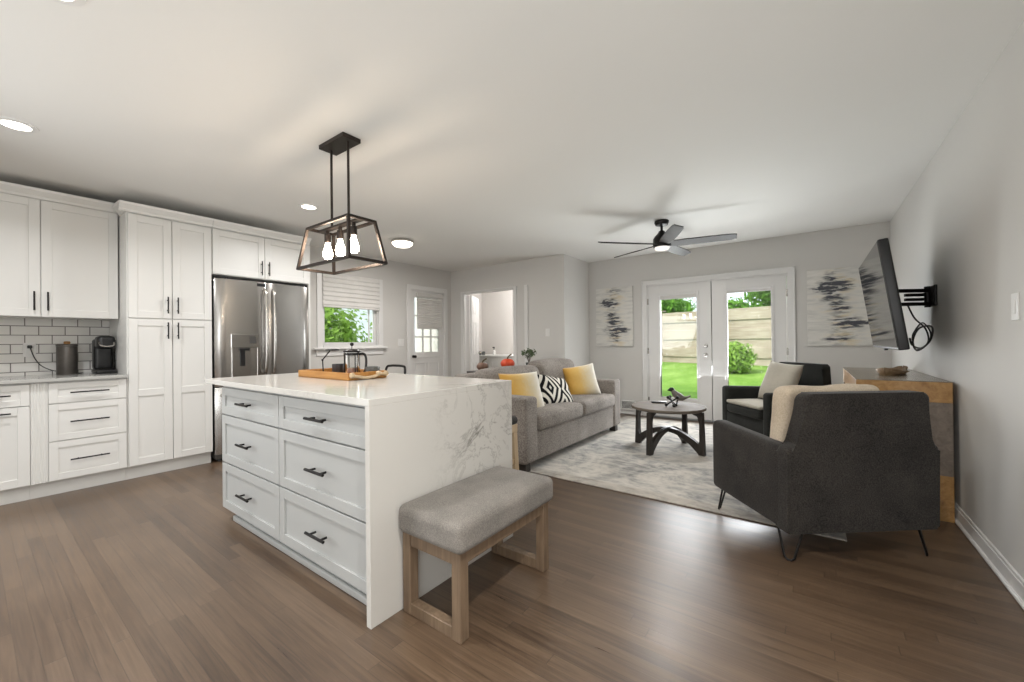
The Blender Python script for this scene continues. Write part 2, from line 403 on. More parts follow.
def prism(bm, poly, mat4, thick, bev=0, seg=2):
    """poly in (u,v); extruded along +w by thick; mat4 maps (u,v,w)"""
    a = [bm.verts.new((u, v, 0)) for u, v in poly]; b = [bm.verts.new((u, v, thick)) for u, v in poly]
    fs = [bm.faces.new(list(reversed(a))), bm.faces.new(b)]; n = len(poly)
    for i in range(n): fs.append(bm.faces.new([a[i], a[(i+1) % n], b[(i+1) % n], b[i]]))
    vs_ = a+b
    if bev:
        es = [e for e in fs[0].edges] + [e for e in fs[1].edges]
        r = bmesh.ops.bevel(bm, geom=es, offset=bev, segments=seg, profile=.5, affect='EDGES')
        vs_ = list({v for v in vs_ if v.is_valid} | set(r['verts']))
    for v in vs_: v.co = mat4 @ v.co
    return bm
XZ = Matrix(((1, 0, 0, 0), (0, 0, 1, 0), (0, 1, 0, 0), (0, 0, 0, 1)))     # u->x, v->z, w->y
YZ = Matrix(((0, 0, 1, 0), (1, 0, 0, 0), (0, 1, 0, 0), (0, 0, 0, 1)))     # u->y, v->z, w->x
XY = Matrix.Identity(4)
def T4(x=0, y=0, z=0): return Matrix.Translation((x, y, z))
def shaker(bm, x0, z0, x1, z1, t=.02, rail=.06, dep=.008, y=0, mids=()):
    """framed door/drawer front facing -Y, front face at y"""
    e = .0015; x0 += e; x1 -= e; z0 += e; z1 -= e
    box(bm, x0, y, z0, x0+rail, y+t, z1, .0015); box(bm, x1-rail, y, z0, x1, y+t, z1, .0015)
    zz = [z0] + [m for m in mids] + [z1]
    box(bm, x0+rail-.0005, y+.0002, z0, x1-rail+.0005, y+t, z0+rail, .0015); box(bm, x0+rail-.0005, y+.0002, z1-rail, x1-rail+.0005, y+t, z1, .0015)
    for m in mids: box(bm, x0+rail-.0005, y+.0002, m-rail/2, x1-rail+.0005, y+t, m+rail/2, .0015)
    box(bm, x0+rail-.004, y+dep, z0+rail-.004, x1-rail+.004, y+t-.001, z1-rail+.004)
    return bm
def bar_pull(bm, x, z, L, vert, y=0, r=.0055, out=.03):
    if vert:
        rod(bm, (x, y-out, z-L/2), (x, y-out, z+L/2), r)
        for s in (-.3, .3): rod(bm, (x, y, z+s*L), (x, y-out, z+s*L), r*.8)
    else:
        rod(bm, (x-L/2, y-out, z), (x+L/2, y-out, z), r)
        for s in (-.3, .3): rod(bm, (x+s*L, y, z), (x+s*L, y-out, z), r*.8)
    return bm
NB = bmesh.new
def link(name, bm, m, parent=None, smooth=False, off=None):
    if off is not None:
        bmesh.ops.translate(bm, verts=bm.verts, vec=-Vector(off))
    bmesh.ops.recalc_face_normals(bm, faces=bm.faces)
    me = bpy.data.meshes.new(name); bm.to_mesh(me); bm.free()
    for mm in (m if isinstance(m, (list, tuple)) else [m]): me.materials.append(mm if not isinstance(mm, str) else M[mm])
    if smooth:
        me.polygons.foreach_set('use_smooth', [True]*len(me.polygons))
        if smooth != 'all':
            me.set_sharp_from_angle(angle=math.radians(40))
    o = bpy.data.objects.new(name, me); col.objects.link(o)
    if parent is not None: o.parent = parent
    return o
class Thing:
    def __init__(s, name, label, cat, loc=(0, 0, 0), rotz=0, group=None):
        s.o = bpy.data.objects.new(name, None); col.objects.link(s.o); s.o.empty_display_size = .1
        s.o.location = loc; s.o.rotation_euler = (0, 0, rotz); s.o['label'] = label; s.o['category'] = cat; s.loc = loc
        if group: s.o['group'] = group
    def L(s, name, bm, m, parent=None, smooth=False, label=None):        # geometry in the thing's own frame
        o = link(name, bm, m, parent or s.o, smooth)
        if label: o['label'] = label
        return o
    def W(s, name, bm, m, parent=None, smooth=False, label=None):        # geometry in world coordinates (unrotated thing)
        o = link(name, bm, m, parent or s.o, smooth, s.loc)
        if label: o['label'] = label
        return o
def single(name, label, cat, bm, m, smooth=False, loc=(0, 0, 0), rotz=0, group=None, world=True):
    o = link(name, bm, m, None, smooth, loc if world else None); o.location = loc; o.rotation_euler = (0, 0, rotz)
    o['label'] = label; o['category'] = cat
    if group: o['group'] = group
    return o
def struct(name, bm, m, parent=None, smooth=False):
    o = link(name, bm, m, parent, smooth)
    if parent is None: o['kind'] = 'structure'
    return o
def dup(root, loc, rotz=None, label=None, group=None):
    r = root.copy(); col.objects.link(r); r.location = loc
    if rotz is not None: r.rotation_euler = (0, 0, rotz)
    if label: r['label'] = label
    if group: r['group'] = group
    for ch in root.children:
        c = ch.copy(); col.objects.link(c); c.parent = r
        for g in ch.children:
            d = g.copy(); col.objects.link(d); d.parent = c
    return r

# ------------------------------------------------------------------ the setting
CE = 2.48; XL = -5.40; XR = .729; YF = 6.25; YH = 5.40; XJ = -3.0; YB = -1.6
def wall_x(bm, x0, x1, ya, yb, holes, zt=CE):          # wall along Y, thickness x0..x1
    y = ya
    for (a, b, z0, z1) in sorted(holes):
        box(bm, x0, y, 0, x1, a, zt)
        if z0 > 0: box(bm, x0, a, 0, x1, b, z0)
        box(bm, x0, a, z1, x1, b, zt); y = b
    box(bm, x0, y, 0, x1, yb, zt); return bm
def wall_y(bm, y0, y1, xa, xb, holes, zt=CE):
    x = xa
    for (a, b, z0, z1) in sorted(holes):
        box(bm, x, y0, 0, a, y1, zt)
        if z0 > 0: box(bm, a, y0, 0, b, y1, z0)
        box(bm, a, y0, z1, b, y1, zt); x = b
    box(bm, x, y0, 0, xb, y1, zt); return bm
struct('floor', box(NB(), XL-.12, YB-.1, -.1, XR+.12, YF+.12, 0), 'floor')
struct('ceiling', box(NB(), XL-.12, YB-.1, CE, XR+.12, YF+.12, CE+.12), 'ceil')
WIN = (2.93, 3.82, 1.14, 2.07); BDO = (4.45, 5.22, 0, 2.06)
struct('wall_left', wall_x(NB(), XL-.12, XL, YB-.1, YH+.12, [WIN, BDO]), 'wall')
OPN = (-5.07, -3.95, 0, 2.05)
struct('wall_hall', wall_y(NB(), YH, YH+.12, XL, XJ, [OPN]), 'wall')
struct('wall_jog', wall_x(NB(), XJ-.12, XJ, YH+.12, YF+.12, []), 'wall')
FD = (-2.03, -.235, 0, 2.0)
struct('wall_far', wall_y(NB(), YF, YF+.12, XJ, XR, [FD]), 'wall')
struct('wall_right', wall_x(NB(), XR, XR+.12, YB-.1, YF+.12, []), 'wall')
struct('wall_rear', wall_y(NB(), YB-.12, YB, XL, XR, []), 'wall')
# bathroom beyond the opening
bm = NB(); box(bm, -6.4, YH+.12, -.1, XJ-.12, 7.6, 0); struct('floor_bathroom', bm, 'white')
bm = NB(); box(bm, -6.4, YH+.12, CE, XJ-.12, 7.6, CE+.12); struct('ceiling_bathroom', bm, 'ceil')
bm = NB(); box(bm, -6.4, 7.3, 0, XJ-.12, 7.42, CE); box(bm, -6.4, YH, 0, -6.28, 7.3, CE); box(bm, -6.28, YH, 0, XL-.12, YH+.12, CE); box(bm, XJ-.24, YH+.12, 0, XJ-.12, 7.3, CE); struct('wall_bathroom', bm, 'bath')
# baseboards with a shoe moulding
def baseboard(name, pts, inward):
    bm = NB()
    for (x0, y0, x1, y1) in pts:
        ix, iy = inward
        a = (min(x0, x1), min(y0, y1)); b = (max(x0, x1), max(y0, y1))
        def bb(t, z0, z1, bev):
            box(bm, a[0]+min(0, ix*t), a[1]+min(0, iy*t), z0, b[0]+max(0, ix*t), b[1]+max(0, iy*t), z1, bev)
        bb(.014, 0, .085, .001); bb(.010, .085, .105, .004); bb(.026, 0, .022, .006)
    struct(name, bm, 'trim')
baseboard('baseboard_right', [(XR, YB, XR, YF)], (-1, 0))
baseboard('baseboard_far', [(XJ, YF, -2.12, YF), (-.15, YF, XR, YF)], (0, -1))
baseboard('baseboard_hall', [(-3.72, YH, XJ, YH)], (0, -1))
baseboard('baseboard_jog', [(XJ, YH, XJ, YF)], (1, 0))
baseboard('baseboard_left', [(XL, 2.5, XL, 4.36)], (1, 0))
# casing helper
def casing_y(name, y, a, b, z1, w=.08, t=.018, wt=None):          # on a wall facing -Y
    bm = NB(); wt = wt or w
    box(bm, a-w, y-t, 0, a, y, z1+wt, .003); box(bm, b, y-t, 0, b+w, y, z1+wt, .003); box(bm, a-.001, y-t, z1, b+.001, y, z1+wt, .003)
    if wt == w: box(bm, a-w, y-t-.008, 0, a-w+.018, y, z1+w, .003); box(bm, b+w-.018, y-t-.008, 0, b+w, y, z1+w, .003); box(bm, a-w, y-t-.008, z1+w-.018, b+w, y, z1+w, .003)
    box(bm, a-.001, y, 0, a+.014, y+.12, z1); box(bm, b-.014, y, 0, b+.001, y+.12, z1); box(bm, a, y, z1-.014, b, y+.12, z1+.001)
    struct(name, bm, 'trim')
def casing_x(name, x, a, b, z0, z1, w=.08, t=.018):      # on a wall facing +X
    bm = NB()
    box(bm, x, a-w, z0, x+t, a, z1+w, .003); box(bm, x, b, z0, x+t, b+w, z1+w, .003); box(bm, x, a-.001, z1, x+t, b+.001, z1+w, .003)
    box(bm, x-.12, a-.001, z0, x, a+.014, z1); box(bm, x-.12, b-.014, z0, x, b+.001, z1); box(bm, x-.12, a, z1-.014, x, b, z1+.001)
    struct(name, bm, 'trim')
casing_y('trim_1', YF, FD[0], FD[1], FD[3], .075)
casing_y('trim_2', YH, OPN[0], OPN[1], OPN[3], .065, .018, .025)
casing_x('trim_3', XL, BDO[0], BDO[1], 0, BDO[3])
casing_x('trim_4', XL, WIN[0], WIN[1], WIN[2], WIN[3])
struct('trim_5', box(NB(), -3.72, YH-.03, 0, -3.655, YH, 2.075, .004), 'trim')
bm = NB(); box(bm, XL, 2.79, 1.08, XL+.06, 3.95, 1.105, .004); box(bm, XL-.1, WIN[0], 1.105, XL+.03, WIN[1], 1.14); box(bm, XL, 2.84, .99, XL+.016, 3.90, 1.08, .003); box(bm, XL, 2.85, 1.105, XL+.018, 3.90, 1.141)
struct('trim_6', bm, 'trim')
bm = NB(); box(bm, FD[0], YF-.05, 0, FD[1], YF+.12, .02, .004); struct('trim_7', bm, 'sash')

# french doors
def french(name, x0, x1, hinge_left):
    y0, y1 = YF+.005, YF+.05; zt = 1.985; bm = NB()
    gx0, gx1, gz0, gz1 = (-1.835, -1.325, .31, 1.825) if hinge_left else (-.93, -.42, .31, 1.825)
    box(bm, x0, y0, .022, gx0, y1, zt, .002); box(bm, gx1, y0, .022, x1, y1, zt, .002)
    box(bm, gx0-.001, y0+.0005, .022, gx1+.001, y1, gz0, .002); box(bm, gx0-.001, y0+.0005, gz1, gx1+.001, y1, zt, .002)
    d = struct(name, bm, 'trim')
    bm = NB(); w = .035
    for (a, b, c, e) in ((gx0-w, gz0-w, gx0, gz1+w), (gx1, gz0-w, gx1+w, gz1+w), (gx0, gz0-w, gx1, gz0), (gx0, gz1, gx1, gz1+w)): box(bm, a, y0-.012, b, c, y1+.012, e, .004)
    struct('lite_frame', bm, 'trim', d)
    struct('glass_pane', box(NB(), gx0-.005, y0+.018, gz0-.005, gx1+.005, y0+.026, gz1+.005), 'glass', d)
    if hinge_left:
        struct('raised_shade', box(NB(), gx0, y0+.0, gz1-.055, gx1, y0+.017, gz1), 'shade', d)
    else:
        struct('raised_shade', box(NB(), gx0, y0+.0, gz1-.03, gx1, y0+.017, gz1), 'shade', d)
    for z in (.25, 1.0, 1.75):
        hx = x0-.006 if hinge_left else x1+.006
        bm = NB(); rod(bm, (hx, y0-.012, z-.045), (hx, y0-.012, z+.045), .007); box(bm, hx-.012, y0-.008, z-.045, hx+.012, y0-.004, z+.045)
        struct('hinge', bm, 'chrome', d, True)
    return d
DL = french('door_1', FD[0]+.018, -1.134, True)
DR = french('door_2', -1.124, FD[1]-.018, False)
struct('astragal', box(NB(), -1.15, YF+.051, .022, -1.108, YF+.062, 1.985, .004), 'sash', DR)
for nm, z, r in (('deadbolt', 1.075, .029), ('door_handle', .945, .030)):
    bm = NB(); lathe(bm, [(0, 0), (r, 0), (r, .008), (r*.5, .012), (r*.42, .03), (r*.9, .04), (r, .055), (r*.7, .068), (0, .07)] if nm == 'door_handle' else [(0, 0), (r, 0), (r*.95, .012), (r*.6, .016), (r*.5, .02), (0, .02)], (-1.205, YF+.004, z), 20, Matrix.Rotation(PI/2, 3, 'X'))
    struct(nm, bm, 'chrome', DL, True)

# kitchen window: double hung sash, glass, muntins
bm = NB(); x0, x1 = XL-.075, XL-.04; y0, y1, z0, z1 = WIN[0]+.014, WIN[1]-.014, WIN[2], WIN[3]-.014
def sash(bm, xa, xb, z0, z1, w=.045):
    box(bm, xa, y0, z0, xb, y0+w, z1); box(bm, xa, y1-w, z0, xb, y1, z1); box(bm, xa, y0+w, z0, xb, y1-w, z0+w); box(bm, xa, y0+w, z1-w, xb, y1-w, z1)
sash(bm, x0, x1, z0, 1.76, .038); sash(bm, x0-.03, x0, 1.72, z1, .038)
wn = struct('window_1', bm, 'trim')
bm = NB(); ym = y1-.115
box(bm, x0+.008, ym-.009, z0+.037, x1-.006, ym+.009, 1.723); box(bm, x0+.008, ym+.009, 1.37, x1-.006, y1-.045, 1.388)
struct('muntin', bm, 'trim', wn)
struct('glass_pane', box(NB(), x0+.012, y0+.04, z0+.036, x0+.018, y1-.036, 1.724), 'glass', wn)
struct('glass_pane', box(NB(), x0-.02, y0+.036, 1.757, x0-.014, y1-.036, z1-.036), 'glass', wn)
t = Thing('roman_shade', 'white fabric shade half lowered over the kitchen window', 'window shade', (XL+.03, 3.375, 2.14))
bm = NB()
poly = [(0, 2.14)]
for i in range(7):
    za = 2.13-i*.063; poly += [(.010, za), (.022, za-.045), (.012, za-.06)]
poly += [(.012, 1.685), (0, 1.685)]
prism(bm, [(a, b) for a, b in poly], Matrix(((1, 0, 0, XL+.022), (0, 0, 1, 2.925), (0, 1, 0, 0), (0, 0, 0, 1))), .90)
t.W('shade_cloth', bm, 'shade')
t.W('bottom_rail', box(NB(), XL+.020, 2.925, 1.665, XL+.045, 3.825, 1.69, .004), 'shade')
# back door with half lite
bm = NB(); dx0, dx1 = XL-.06, XL-.015; a, b = BDO[0]+.016, BDO[1]-.016; ga, gb, gz0, gz1 = a+.085, b-.10, 1.0, 1.94
box(bm, dx0, a, .01, dx1, ga, 2.045); box(bm, dx0, gb, .01, dx1, b, 2.045); box(bm, dx0, ga, .01, dx1, gb, gz0); box(bm, dx0, ga, gz1, dx1, gb, 2.045)
for (p, q) in ((ga, (ga+gb)/2-.03), ((ga+gb)/2+.03, gb)):
    for (e, f) in ((.2, .82),):
        box(bm, dx1-.002, p, e, dx1+.008, p+.018, f, .003); box(bm, dx1-.002, q-.018, e, dx1+.008, q, f, .003); box(bm, dx1-.002, p, e, dx1+.008, q, e+.018, .003); box(bm, dx1-.002, p, f-.018, dx1+.008, q, f, .003)
box(bm, dx1-.002, ga-.03, .90, dx1+.01, gb+.03, .925, .003)
dr = struct('door_3', bm, 'trim')
bm = NB()
for k in (1, 2): y = ga+(gb-ga)*k/3; box(bm, dx1-.02, y-.012, gz0, dx1, y+.012, gz1)
for k in (1, 2): z = gz0+(gz1-gz0)*k/3-.05*(k == 1); box(bm, dx1-.0195, ga, z-.012, dx1-.0005, gb, z+.012)
struct('muntin', bm, 'trim', dr)
struct('glass_pane', box(NB(), dx1-.03, ga, gz0, dx1-.024, gb, gz1), 'glass', dr)
bm = NB(); lathe(bm, [(0, 0), (.026, 0), (.026, .008), (.012, .012), (.012, .035), (.026, .045), (.024, .062), (0, .066)], (dx1, a+.05, .93), 18, Matrix.Rotation(PI/2, 3, 'Y'))
struct('door_handle', bm, 'black', dr, True)
t = Thing('pleated_blind', 'pale pleated blind hanging on the half glass back door', 'window shade', (dx1+.012, (a+b)/2, 2.0))
bm = NB(); poly = [(0, 1.93)]
for i in range(13): za = 1.93-i*.0385; poly += [(.008, za), (.018, za-.02)]
poly += [(.006, 1.42), (0, 1.42)]
prism(bm, poly, Matrix(((1, 0, 0, dx1+.002), (0, 0, 1, ga+.05), (0, 1, 0, 0), (0, 0, 0, 1))), gb-ga+.02); t.W('blind_cloth', bm, 'shade')
t.W('head_rail', box(NB(), dx1+.002, ga+.03, 1.955, dx1+.035, gb+.085, 2.02, .004), 'shade')
t.W('bottom_rail', box(NB(), dx1+.002, ga+.05, 1.40, dx1+.022, gb+.07, 1.42, .003), 'shade')
# six panel bathroom door, swung inward
bm = NB(); w = .74
box(bm, 0, -.0175, .01, w, .0175, 2.03)
for s in (-1, 1):
    for (u0, u1) in ((.10, .33), (.41, .64)):
        for (v0, v1) in ((.2, .78), (.93, 1.55), (1.68, 1.93)):
            yy = s*.0175
            box(bm, u0, min(yy, yy+s*.006), v0, u0+.014, max(yy, yy+s*.006), v1, .002); box(bm, u1-.014, min(yy, yy+s*.006), v0, u1, max(yy, yy+s*.006), v1, .002)
            box(bm, u0, min(yy, yy+s*.006), v0, u1, max(yy, yy+s*.006), v0+.014, .002); box(bm, u0, min(yy, yy+s*.006), v1-.014, u1, max(yy, yy+s*.006), v1, .002)
            box(bm, u0+.03, min(yy, yy+s*.005), v0+.03, u1-.03, max(yy, yy+s*.005), v1-.03, .004)
dd = struct('door_4', bm, 'trim'); dd.location = (OPN[0]+.04, YH+.14, 0); dd.rotation_euler = (0, 0, math.radians(121))
bm = NB()
for s in (-1, 1): lathe(bm, [(0, 0), (.026, 0), (.026, .008), (.012, .012), (.012, .035), (.026, .045), (.024, .062), (0, .066)], (w-.06, s*.0175, .95), 16, Matrix.Rotation(-s*PI/2, 3, 'X'))
struct('door_handle', bm, 'chrome', dd, True)

# ------------------------------------------------------------------ kitchen run on the left wall (local frame: x along the run, front facing -y)
XF = -4.70; RZ = PI/2; DEP = XF-XL
def cabinet(name, label, ya, x_front=XF, cat='cabinet', group=None): return Thing(name, label, cat, (x_front, ya, 0), RZ, group)
def crown(w, d, z, x0=0, left=False):
    bm = NB(); prof = [(0, 0), (-.012, 0), (-.02, .02), (-.05, .055), (-.055, .075), (0, .075)]
    for i in range(1):
        prism(bm, prof, Matrix(((0, 0, 1, x0-(.05 if left else 0)), (1, 0, 0, 0), (0, 1, 0, z), (0, 0, 0, 1))), w-x0+(.05 if left else 0))
    if left:
        prism(bm, [(-a, b) for a, b in prof], Matrix(((-1, 0, 0, x0), (0, 0, 1, -.02), (0, 1, 0, z), (0, 0, 0, 1))), .22)
    return bm
# far left base cabinet
w = .384; c = cabinet('base_cabinet', 'white base cabinet with one drawer at the left edge, under the grey counter', -.09)
c.L('carcass', box(NB(), 0, .02, .115, w, DEP-.01, .885), 'cab')
d = c.L('drawer', shaker(NB(), 0, .715, w, .875, rail=.045), 'cab'); c.L('handle', bar_pull(NB(), w/2, .80, .20, False), 'black', d, True)
d = c.L('door', shaker(NB(), 0, .12, w, .711), 'cab'); c.L('handle', bar_pull(NB(), w/2, .67, .20, False), 'black', d, True)
c.L('toe_kick', box(NB(), 0, .07, 0, w, .09, .115), 'cab')
# drawer base with a fluted filler
w = .533; c = cabinet('drawer_base_cabinet', 'white base cabinet with three wide drawers beside the tall pantry', .295)
c.L('carcass', box(NB(), 0, .02, .115, w, DEP-.01, .885), 'cab')
bm = NB(); box(bm, .001, .006, .12, .087, .02, .88)
for i in range(5): rod(bm, (.012+i*.0155, .008, .12), (.012+i*.0155, .008, .88), .0055, 8)
c.L('fluted_filler', bm, 'cab')
for z0, z1 in ((.715, .875), (.424, .711), (.12, .420)):
    d = c.L('drawer', shaker(NB(), .088, z0, w-.002, z1, rail=.05), 'cab'); c.L('handle', bar_pull(NB(), (.088+w)/2, (z0+z1)/2+.0, .22, False), 'black', d, True)
c.L('toe_kick', box(NB(), 0, .07, 0, w, .09, .115), 'cab')
single('countertop', 'light grey countertop running along the tiled wall', 'countertop', box(NB(), XL+.001, -.11, .886, XF+.035, .827, .912, .003), 'counter')
bs = struct('trim_8', box(NB(), XL, -.11, .912, XL+.012, .829, 1.40), 'tile')
# pantry
w = .614; c = cabinet('pantry_cabinet', 'tall white pantry cabinet with four doors between counter and fridge', .83)
c.L('carcass', box(NB(), 0, .02, .115, w, DEP-.01, 2.31), 'cab')
for (x0, x1, hs) in ((.008, .306, 1), (.308, w-.003, -1)):
    hx = x1-.035 if hs > 0 else x0+.035
    d = c.L('door', shaker(NB(), x0, .12, x1, 1.392, mids=(.745,)), 'cab'); c.L('handle', bar_pull(NB(), hx, 1.29, .15, True), 'black', d, True)
    d = c.L('door', shaker(NB(), x0, 1.398, x1, 2.295), 'cab'); c.L('handle', bar_pull(NB(), hx, 1.52, .15, True), 'black', d, True)
c.L('toe_kick', box(NB(), 0, .07, 0, w, .09, .115), 'cab')
c.L('crown_moulding', crown(w, .3, 2.305, 0, True), 'cab')
# fridge cabinet with side panel
w = .952; c = cabinet('fridge_cabinet', 'white two door cabinet above the steel fridge', 1.446)
c.L('carcass', box(NB(), 0, .02, 1.853, w, DEP-.01, 2.31), 'cab')
for (x0, x1, hs) in ((.003, .474, 1), (.476, w-.003, -1)):
    hx = x1-.035 if hs > 0 else x0+.035
    d = c.L('door', shaker(NB(), x0, 1.857, x1, 2.295), 'cab'); c.L('handle', bar_pull(NB(), hx, 1.965, .15, True), 'black', d, True)
c.L('crown_moulding', crown(w, .3, 2.305), 'cab')
c.L('end_panel', box(NB(), w, .02, 0, w+.02, DEP-.01, 2.31), 'cab')
# uppers
w = .912; c = cabinet('upper_cabinet', 'white two door upper cabinet over the tiled counter', -.088, -4.96)
c.L('carcass', box(NB(), 0, .02, 1.40, w, -4.96-XL-.003, 2.345), 'cab')
for (x0, x1, hs) in ((.003, .456, 1), (.458, w-.003, -1)):
    hx = x1-.035 if hs > 0 else x0+.035
    d = c.L('door', shaker(NB(), x0, 1.395, x1, 2.335), 'cab'); c.L('handle', bar_pull(NB(), hx, 1.52, .15, True), 'black', d, True)
c.L('crown_moulding', crown(w, .3, 2.335), 'cab')

# refrigerator (local: x along wall 0..w, front at y=0 facing -y)
w = .925; c = Thing('refrigerator', 'stainless steel french door refrigerator with water dispenser', 'refrigerator', (-4.66, 1.462, 0), RZ)
c.L('body', box(NB(), .004, .05, .03, w-.004, .70, 1.80, .004), 'fridge_side')
def bowed(bm, x0, x1, z0, z1, dep=.075, bulge=.035, r=.018):
    n = 14; poly = [(x0, dep)]
    for i in range(n+1):
        u = x0+(x1-x0)*i/n; k = (u-w/2)/(w/2); y = bulge*k*k-.0
        e = min(u-x0, x1-u)
        if e < r: y += r-math.sqrt(max(0, r*r-(r-e)**2))
        poly.append((u, y))
    poly.append((x1, dep)); prism(bm, poly, T4(0, 0, z0), z1-z0, .004, 2); return bm
dl = c.L('door', bowed(NB(), .0, w/2-.002, .74, 1.815), 'steel', smooth=True)
dr_ = c.L('door', bowed(NB(), w/2+.002, w, .74, 1.815), 'steel', smooth=True)
dz = c.L('freezer_drawer', bowed(NB(), 0, w, .075, .733), 'steel', smooth=True)
for dd_, hx in ((dl, w/2-.03), (dr_, w/2+.05)):
    bm = NB(); tube(bm, [(hx, .006, .86), (hx, -.045, .92), (hx, -.062, 1.3), (hx, -.045, 1.68), (hx, .006, 1.74)], .014, 10, 8, flat=1.0); c.L('handle', bm, 'chrome', dd_, 'all')
bm = NB(); tube(bm, [(.05, .03, .66), (.08, -.035, .66), (w/2, -.062, .66), (w-.08, -.035, .66), (w-.05, .03, .66)], .013, 10, 8); c.L('handle', bm, 'chrome', dz, 'all')
bm = NB(); box(bm, .125, -.006, 1.125, .385, .02, 1.265, .004); dp = c.L('dispenser_panel', bm, 'chrome', dl)
bm = NB(); box(bm, .13, -.004, .800, .148, .02, 1.125, .002); box(bm, .362, -.004, .800, .38, .02, 1.125, .002); box(bm, .13, -.004, .785, .38, .02, .800, .002); c.L('dispenser_frame', bm, 'chrome', dl)
c.L('dispenser_niche', box(NB(), .148, .004, .800, .362, .022, 1.125), 'steel', dl)
c.L('display', box(NB(), .29, -.009, 1.170, .35, -.005, 1.240), 'fridge_side', dl)
bm = NB(); box(bm, .205, -.004, .940, .25, .004, 1.110, .003); box(bm, .195, -.012, 1.095, .29, .004, 1.120, .003); c.L('dispenser_lever', bm, 'plastic', dl)
bm = NB(); box(bm, .365, -.0, 1.765, .445, .008, 1.80, .002); c.L('badge', bm, 'plastic', dl)
c.L('hinge_cover', box(NB(), .02, .02, 1.8155, .10, .10, 1.835, .006), 'plastic'); c.L('hinge_cover', box(NB(), w-.10, .02, 1.8155, w-.02, .10, 1.835, .006), 'plastic')
for (x, y) in ((.06, .12), (w-.06, .12), (.06, .62), (w-.06, .62)): c.L('foot', lathe(NB(), [(0, 0), (.025, 0), (.02, .032), (0, .032)], (x, y, 0), 12), 'plastic')

# counter objects
t = Thing('canister', 'dark speckled metal canister with wooden knob on the grey counter', 'canister', (-5.22, .536, .912))
bm = NB(); lathe(bm, [(0, 0), (.063, 0), (.065, .005), (.065, .242), (.062, .245), (0, .245)], seg=28); t.L('body', bm, 'tin', smooth=True)
bm = NB(); lathe(bm, [(0, .2455), (.067, .2455), (.068, .258), (.063, .263), (0, .265)], seg=28); ld = t.L('lid', bm, 'tin', smooth=True)
bm = NB(); lathe(bm, [(0, .265), (.018, .265), (.022, .275), (.018, .288), (0, .29)]); t.L('knob', bm, 'knob', ld, True)
t = Thing('coffee_maker', 'black single serve coffee maker at the right end of the counter', 'coffee maker', (-5.15, .756, .912), RZ)
t.L('base', softbox(NB(), -.068, -.12, 0, .068, .13, .035, .015, n=3), 'plastic', smooth='all')
t.L('tower', softbox(NB(), -.064, .0, .03, .06, .125, .31, .025, n=3), 'plastic', smooth='all')
hd = t.L('brew_head', softbox(NB(), -.06, -.115, .22, .06, .03, .335, .03, n=4), 'plastic', smooth='all')
bm = NB(); tube(bm, [(-.045, -.112, .275), (-.04, -.134, .25), (0, -.142, .24), (.04, -.134, .25), (.045, -.112, .275)], .007, 8, 5); t.L('lift_handle', bm, 'chrome', hd, True)
t.L('water_tank', softbox(NB(), .0615, -.06, .035, .069, .11, .30, .003, n=3), 'press', smooth='all')
t.L('drip_tray', box(NB(), -.05, -.115, .035, .05, -.01, .042, .002), 'black')
t = Thing('wall_outlet', 'white outlet plate on the tiled backsplash above the counter', 'outlet', (XL+.012, .335, 1.13))
t.L('plate', box(NB(), 0, -.036, -.06, .006, .036, .06, .002), 'white'); t.L('socket', box(NB(), .006, -.017, -.04, .009, .017, -.008, .001), 'white'); t.L('socket', box(NB(), .006, -.017, .008, .009, .017, .04, .001), 'white')
t = Thing('appliance_cable', 'black power cord running from the wall outlet behind the canister', 'cord', (XL+.02, .335, 1.155))
bm = NB(); box(bm, .001, -.014, -.012, .04, .014, .014, .004); t.L('plug', bm, 'plastic')
bm = NB(); p0 = Vector((XL+.02, .335, 1.155))
tube(bm, [Vector(p)-p0 for p in ((XL+.058, .335, 1.155), (XL+.07, .36, 1.06), (XL+.06, .40, .99), (XL+.07, .47, .945), (XL+.1, .58, .918), (XL+.13, .64, .918))], .004, 6, 6); t.L('wire', bm, 'plastic', smooth=True)

# ------------------------------------------------------------------ island
IX0, IX1, IY0, IY1 = -3.315, -1.437, .970, 1.937; IT = .926
t = Thing('kitchen_island', 'grey kitchen island with six shaker drawers', 'kitchen island', (-2.35, 1.4, 0))
FY = 1.015
t.W('carcass', box(NB(), -3.147, FY+.02, .085, -1.4685, 1.66, .894), 'isl')
for (x0, x1) in ((-3.145, -2.333), (-2.329, -1.471)):
    for z0, z1 in ((.70, .876), (.388, .694), (.085, .382)):
        d = t.W('drawer', shaker(NB(), x0, z0, x1, z1, rail=.052, dep=.010, y=FY), 'isl'); t.W('handle', bar_pull(NB(), (x0+x1)/2, (z0+z1)/2+.005, .165, False, FY, .007, .034), 'black', d, True)
bm = NB(); box(bm, -3.05, FY+.05, 0, -1.4685, 1.60, .085); box(bm, -3.065, FY+.03, .0, -1.4685, FY+.05, .035, .008, 2); box(bm, -3.065, FY+.03, 0, -3.05, 1.6, .035, .006)
t.W('plinth', bm, 'isl')
t.W('shadow_rail', box(NB(), -3.145, FY+.010, .8765, -1.4685, FY+.02, .894), 'isl')
bm = NB(); box(bm, IX0, IY0, .896, IX1, IY1, IT, .002); box(bm, IX1-.03, IY0+.0006, 0, IX1-.0004, IY1-.0006, .897, .001)
single('island_countertop', 'white veined quartz waterfall top of the kitchen island', 'countertop', bm, 'quartz', loc=(-2.38, 1.485, .896))

